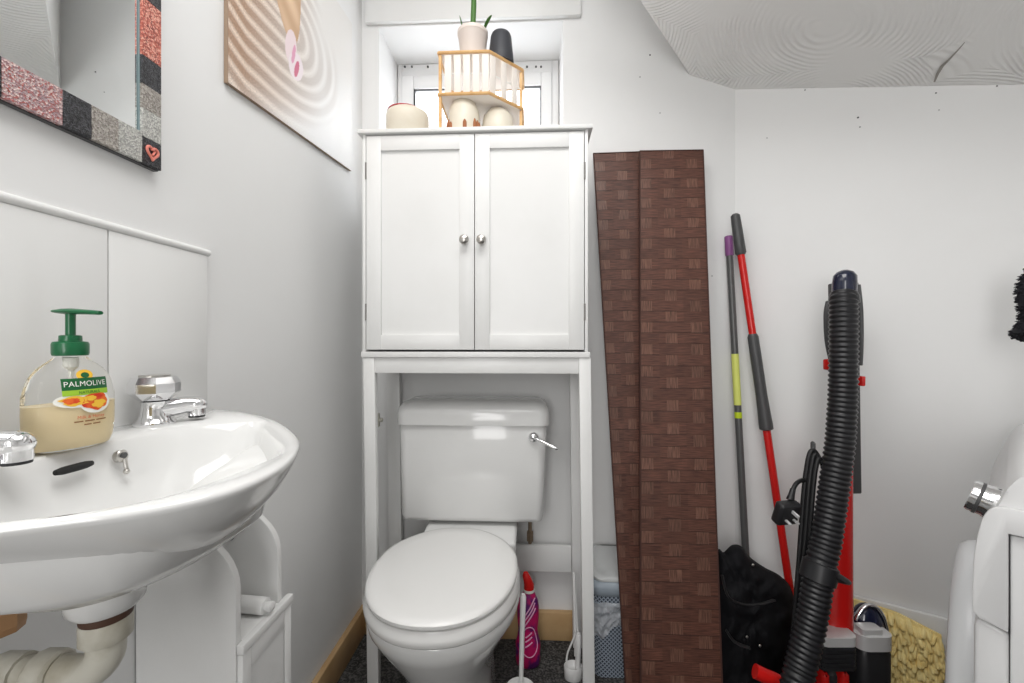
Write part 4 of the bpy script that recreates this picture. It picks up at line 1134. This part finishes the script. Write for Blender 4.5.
# ================================================================== WASHING MACHINE
aR = 49.5                                    # its front face recedes along this bearing
fr = camdir(aR); 
mc = at(974, 560, .66); mc.z = 0             # near front corner
sdv = -camdir(aR-90)                         # along the near side, toward the camera's right
WMW, WMD, WMH = .595, .56, .85
Q = lambda a, b_, z: mc + fr*a + sdv*b_ + UP*z     # a: along the front (away), b: into the body, z
WM = thing('washing_machine', 'white front-loading washing machine at the right edge, seen in profile with its chrome dial', 'washing machine', Q(WMW/2, WMD/2, 0))
mb = MB()
prof = [(.0,.0),(.0,.60),(.052,.60),(.052,.838),(WMD,.838),(WMD,0)]
def pris(m_, prof_, a0, a1, bev=.003, seg=2):
    m_.prism([Q(a0, b_, z) for b_, z in prof_], fr*(a1-a0), bev, 0, seg)
pris(mb, [(.036,.012),(.036,.7145),(WMD,.7145),(WMD,.012)], .004, WMW-.004, .004); mb.build('cabinet', M['steel'], WM)
# front fascia wraps round the side, lower and upper pieces
mb = MB(); pris(mb, [(.0,.012),(-.002,.30),(.0,.566),(.006,.578),(.035,.566),(.035,.012)], .004, WMW-.004, .006, 3); mb.build('front_panel', M['steel'], WM)
mb = MB(); pr_ = crom([Vector(p+(0,)) for p in [(-.002,.592),(.001,.66),(.008,.705),(.021,.745),(.028,.766),(.034,.783),(.050,.805),(.085,.817)]], 5)
pris(mb, [(p.x,p.y) for p in pr_] + [(.128,.818),(.128,.716),(.035,.716),(.035,.571),(.006,.580)], .006, WMW, .004, 2); mb.build('control_panel', M['steel'], WM)
mb = MB(); ec = crom([Vector(p+(0,)) for p in [(-.0015,.588),(-.0005,.66),(.004,.705),(.010,.735),(.020,.751),(.034,.7545)]], 5)
pris(mb, [(p.x,p.y) for p in ec] + [(.30,.7545),(.30,.717),(.0345,.717),(.0345,.572),(.004,.579)], -.003, .0055, .0015, 2); mb.build('panel_end_cap', M['steel'], WM)
mb = MB(); pris(mb, [(.1285,.716),(.1285,.818),(WMD,.818),(WMD+.004,.812),(WMD+.004,.716)], -.0, WMW+.002, .004); mb.build('worktop', M['steel'], WM)
mb = MB(); mb.ball(Q(.004,.085,.492), .020, (1,1,1), 3); mb.build('side_button', M['white_pl'], WM)
# dial
dk = Q(.06, .018, .742); dn = (-sdv + UP*.30).normalized()
mb = MB(); mb.lathe([(0,-.01),(.027,-.01),(.027,.006),(.0255,.008),(.0255,.024),(.024,.027),(0,.027)], dk, dn, 36); dl = mb.build('dial', M['chrome'], WM)
mb = MB(); mb.lathe([(.0258,.014),(.0262,.014),(.0262,.018),(.0258,.018)], dk, dn, 36); mb.build('dial_ring', M['grey'], dl)
# round door, bulging from the front
mb = MB(); dcn = Q(WMW/2, -.002, .355)
mb.lathe([(0,0),(.235,0),(.237,.006),(.233,.022),(.222,.034),(.19,.038),(.15,.037),(0,.037)], dcn, -sdv, 64); dr_ = mb.build('door', M['machgrey'], WM, ang=50)
mb = MB(); mb.lathe([(.15,.0375),(.13,.042),(.06,.044),(0,.044)], dcn, -sdv, 48); mb.build('door_glass', M['amber'], dr_)

# ================================================================== BLACK FLUFFY CLOTH ON RIGHT WALL
hang = at(1030, 300, 0.93)
mb = MB()
def fl(p): return 1
prof_px = [(268,6),(278,9),(292,12),(305,12),(318,9),(326,11),(333,17),(339,10),(346,3)]
rings = []
for y, hw in [(262,2),(268,7),(276,11),(288,15),(300,15),(310,12.5),(318,12),(326,15),(333,20),(338,16),(342,5)]:
    c = at(1036, y, .95); r_ = hw*.95/FPX
    rings.append([c + RT*(r_*cos(2*pi*i/20)) + FW*(r_*.7*sin(2*pi*i/20)) for i in range(20)])
FZ = thing('fluffy_duster', 'black fluffy cloth hanging at the right edge above the washing machine', 'cloth', at(1036, 342, .95))
core = MB(); core.loft(rings); core.build('cloth', M['fur'], FZ)
mb = MB(); rs = random.Random(5)
for k in range(900):
    r_ = rings[rs.randrange(1, len(rings)-1)]; r2_ = rings[min(len(rings)-1, rings.index(r_)+1)]
    i = rs.randrange(20); t = rs.random(); p = r_[i].lerp(r2_[i], t); c = sum(r_, Vector())/20
    dr = (p-c); dr.z *= .2; dr = dr.normalized() + Vector((rs.uniform(-.7,.7), rs.uniform(-.7,.7), rs.uniform(-.9,.4)))
    dr.normalize(); mb.tube([p, p+dr*.004, p+dr*.0075], [.0016,.0013,.0004], 4)
fp = mb.build('tufts', M['fur'], FZ); fp['kind'] = 'stuff'
mb = MB(); hq = hit(1040, 255, CORN + WN*.001, WN); hz = at(1036, 264, .95)
mb.tube(crom([hq, hq+WN*.05, hz+Vector((0,0,.012)), hz-Vector((0,0,.004))], 6), .003, 8); mb.lathe([(0,0),(.016,0),(.016,.006),(0,.008)], hq, WN, 20)
mb.build('wall_hook', M['nickel'], FZ)

# ================================================================== ITEMS ON THE CABINET TOP
ZT = ztop + .0006
def stand(px, d): p = at(px, 200, d); return Vector((p.x, p.y, ZT))
# round cream jar with red top
q = stand(407.8, 1.245); rj = 21*1.245/FPX
CJ = thing('lidded_jar', 'squat cream jar with a red top at the left end of the cabinet top', 'jar', q)
hj = (on(407, 104, y=q.y).z - ZT)*.80
mb = MB(); mb.lathe([(0,0),(rj*.94,0),(rj,.006),(rj,hj*.72),(rj*.96,hj*.84),(rj*.84,hj*.90),(0,hj*.90)], q, (0,0,1), 36); mb.build('jar', M['cream'], CJ, ang=50)
mb = MB(); mb.lathe([(0,hj*.895),(rj*.86,hj*.895),(rj*.84,hj*.94),(rj*.66,hj*1.0),(rj*.3,hj*1.03),(0,hj*1.035)], q+Vector((-.006,0,0)), (0,0,1), 32); mb.build('lid', M['redlid'], CJ, ang=50)
# corner rack
RK = thing('wooden_rack', 'two-tier wooden rack with pale slats standing on the cabinet top', 'rack', stand(478, 1.3))
y0r = 1.215
zr1 = on(462, 51.5, y=y0r).z; zr2 = on(462, 93, y=y0r).z
pA, pB = on(438.5, 52, y=y0r), on(489, 52, y=y0r)
d3 = (zr1-H)*FPX/(341.5-69.5); pC = at(522.5, 69.5, d3)
yb_ = 1.40
foot = [(pA.x, y0r), (pB.x, y0r), (pC.x, pC.y), (pC.x, yb_), (pA.x, yb_)]
for z, nm in ((zr1, 'shelf_board'), (zr2, 'shelf_board')):
    bd_ = MB().prism([(x, y, z-.005) for x, y in foot], (0,0,.006), .001).build(nm, M['slat'], RK)
    eg = MB(); c3 = [Vector((x, y, z-.002)) for x, y in foot]
    for a_, b_3 in zip(c3, c3[1:]+c3[:1]): eg.tube([a_, b_3], .0045, 8)
    eg.build('wooden_edging', M['wood'], bd_)
for x, y in ((pA.x+.004, y0r+.006), (pC.x-.005, pC.y+.004), (pC.x-.005, yb_-.006), (pA.x+.004, yb_-.006)):
    m_ = MB(); m_.box((x-.004,y-.005,ZT),(x+.004,y+.005,zr2-.0072)); m_.box((x-.004,y-.005,zr2+.0012),(x+.004,y+.005,zr1-.0072)); m_.build('post', M['wood'], RK)
def slat(p, u, z0, z1, w=.012, th=.003):
    v = Vector((-u.y, u.x, 0)); a = p - u*w/2; b_ = p + u*w/2
    m_ = MB(); m_.hexa([Vector((*a.xy,z0)),Vector((*b_.xy,z0)),Vector((*(b_+v*th).xy,z0)),Vector((*(a+v*th).xy,z0)),Vector((*a.xy,z1)),Vector((*b_.xy,z1)),Vector((*(b_+v*th).xy,z1)),Vector((*(a+v*th).xy,z1))], .0006)
    m_.build('slat', M['slat'], RK)
F1 = Vector((pA.x, y0r+.001, 0)); F2 = Vector((pB.x, y0r+.001, 0)); F3 = Vector((pC.x, pC.y, 0))
zt_, zb_ = zr1-.0073, zr2+.0013
for k in range(5):
    slat(F1.lerp(F2, (k+1.0)/5.4), Vector((1,0,0)), zb_, zt_, .0195)
dg = (F3-F2).normalized()
for k in range(3): slat(F2.lerp(F3, (k+.35)/3.1), dg, zb_, zt_, .0195)
for k in range(7): slat(Vector((pA.x+.02+k*.0315, yb_-.006, 0)), Vector((1,0,0)), ZT, zr2-.0073, .015)
mb = MB(); zm = (zr1+zr2)/2
mb.tube([Vector((F1.x,F1.y+.006,zm)), Vector((F2.x,F2.y+.006,zm)), Vector((F3.x,F3.y+.006,zm))], .0015, 8); mb.build('mid_rail', M['lightp'], RK)
# pots inside and on top
q = stand(464, 1.275); r_ = 16*1.275/FPX
hh = on(464, 102, y=q.y).z - ZT
mb = MB(); mb.lathe([(0,0),(r_*.98,0),(r_,.004),(r_*1.0,hh*.5),(r_*.95,hh*.75),(r_*.75,hh*.93),(r_*.4,hh),(0,hh*1.01)], q, (0,0,1), 32)
pot = mb.build('domed_pot', M['cream'], None, ang=50); tag(pot, 'cream domed pot with brown drips inside the wooden rack, on the left', 'pot')
rs = random.Random(2)
for k in (0,1,1.7,4.6,6.6,7.3,8):
    a = -pi/2 + (k-4)*.33; h_ = rs.uniform(.004,.016)
    c = q + Vector((r_*1.002*cos(a), r_*1.002*sin(a), .03))
    mb = MB(); mb.tube([c+Vector((0,0,-.020)), c+Vector((0,0,.010+h_*.4)), c+Vector((0,0,.014+h_))], [.006,.0055,.002], 8); mb.build('glaze_drip', M['stain'], pot)

q = stand(498, 1.30); r_ = 16*1.30/FPX; hh = on(498, 111, y=q.y).z - ZT
mb = MB(); mb.lathe([(0,0),(r_*.95,0),(r_,.004),(r_*1.0,hh*.55),(r_*.9,hh*.8),(r_*.6,hh*.97),(0,hh)], q, (0,0,1), 32)
tag(mb.build('low_bowl', M['cream'], None, ang=50), 'low cream dome-shaped bowl inside the wooden rack, on the right', 'bowl')
zt0 = zr1+.0016
pp = at(472.5, 51, 1.262); q = Vector((pp.x, 1.262, zt0))
PP = thing('potted_plant', 'small pale pink pot with a green stemmed plant on top of the wooden rack', 'plant', q)
h_ = (on(472, 23.5, y=1.262).z - zt0)*.74
s1 = 1.262/FPX
mb = MB(); mb.lathe([(0,0),(11.5*s1,0),(12*s1,.002),(14.6*s1,h_*.85),(15.4*s1,h_*.88),(15.4*s1,h_),(14.2*s1,h_),(13.5*s1,h_*.8),(0,h_*.78)], q, (0,0,1), 32); mb.build('pot', M['pink'], PP)
mb = MB(); mb.lathe([(0,h_*.79),(13.4*s1,h_*.79),(12*s1,h_*.86),(0,h_*.87)], q, (0,0,1), 24); mb.build('soil', mat('soil',(.05,.035,.025,1),.9), PP)
t = q + Vector((0,0,h_*.84))
mb = MB(); mb.tube([t, t+Vector((.001,0,.05)), t+Vector((.003,0,.10)), t+Vector((.002,0,.16))], [.0085,.008,.008,.007], 12); mb.build('stem', M['leaf'], PP)
def leaf(m_, p, tip, w, up):
    c = [p, p.lerp(tip,.35)+up, p.lerp(tip,.7)+up, tip]; c = crom(c, 4); n_ = len(c)
    m_.tube(c, [max(.0008, w*sin(pi*(k+.6)/(n_+.4))) for k in range(n_)], 8, sx=1, sy=.3)
mb = MB(); leaf(mb, t+Vector((-.026,0,.006)), t+Vector((-.036,-.02,.052)), .007, Vector((0,0,.004))); mb.build('leaf', M['leaf'], PP)
mb = MB(); leaf(mb, t+Vector((.026,0,.006)), t+Vector((.058,-.02,.050)), .006, Vector((0,0,.006))); mb.build('leaf', M['leaf'], PP)
mb = MB(); leaf(mb, t+Vector((0,0,.15)), t+Vector((.03,-.02,.21)), .008, Vector((0,0,.01))); mb.build('leaf', M['leaf'], PP)
pp = at(501, 58, 1.285); q = Vector((pp.x, pp.y, zt0)); s2 = 1.285/FPX
h_ = (on(501, 31, y=pp.y).z - zt0)*.92
mb = MB(); mb.lathe([(0,0),(12.8*s2,0),(13*s2,.002),(12.2*s2,h_*.3),(10.4*s2,h_*.86),(9.2*s2,h_*.96),(6.5*s2,h_),(0,h_)], q, (0,0,1), 32)
tag(mb.build('upturned_cup', M['anth'], None, ang=50), 'small dark grey cup turned upside down on the wooden rack, beside the plant', 'cup')

# small holes and nails in the walls
def nail(p, n_, r, nm='wall_mark'):
    k = MB(); k.lathe([(0,0),(r,0),(r*.8,.0008),(0,.001)], p, n_, 8); return k
mk = MB()
for x, y, r in ((650,55,.003),(640,77,.002),(660,113,.0018),(712,276,.002)):
    mk.lathe([(0,0),(r,0),(r*.8,.0008),(0,.001)], on(x,y,y=YB), (0,-1,0), 8)
o = mk.build('wall_back_holes', M['grey'], None); o['kind'] = 'structure'
mk = MB()
for x, y, r in ((858,117.5,.0028),(860,127,.002),(936,93,.0022),(767,138,.0016),(939,110,.0014),(997,86,.002),(805,90,.002)):
    mk.lathe([(0,0),(r,0),(r*.8,.0008),(0,.001)], hit(x,y,CORN,WN), WN, 8)
o = mk.build('wall_right_holes', M['grey'], None); o['kind'] = 'structure'

# ================================================================== LIGHT, SKY, CAMERA
w = bpy.data.worlds.new('sky'); SC.world = w; w.use_nodes = True
bg = w.node_tree.nodes['Background']; bg.inputs['Color'].default_value = (.93,.96,1,1); bg.inputs['Strength'].default_value = 4.0
def area(name, loc, target, size, power, col=(1,1,1), sy=None):
    l = bpy.data.lights.new(name, 'AREA'); l.energy = power; l.size = size; l.color = col
    if sy: l.shape = 'RECTANGLE'; l.size_y = sy
    o = bpy.data.objects.new(name, l); COL.objects.link(o); o.location = loc
    o.rotation_euler = (Vector(target)-Vector(loc)).to_track_quat('-Z','Y').to_euler(); return o
# ceiling lamp overhead; unseen fill light added to brighten the sloped ceiling
area('ceiling_lamp', (.0, .22, 2.39), (.05, .32, 0), .9, 16, (1,.99,.975))
area('soffit_fill', (-.25, -1.15, 1.35), (.95, 1.1, 1.7), .55, 14, (1,.99,.98), 1.4)

cam = bpy.data.cameras.new('camera'); co = bpy.data.objects.new('camera', cam); COL.objects.link(co)
cam.sensor_fit = 'HORIZONTAL'; cam.sensor_width = 36; cam.lens = 36*FPX/1024; cam.clip_start = .01
co.location = EYE; co.rotation_euler = (pi/2, 0, YAW); SC.camera = co
SC.view_settings.view_transform = 'Standard'; SC.view_settings.look = 'None'; SC.view_settings.gamma = 1; SC.view_settings.exposure = .1
SC.view_settings.use_curve_mapping = False
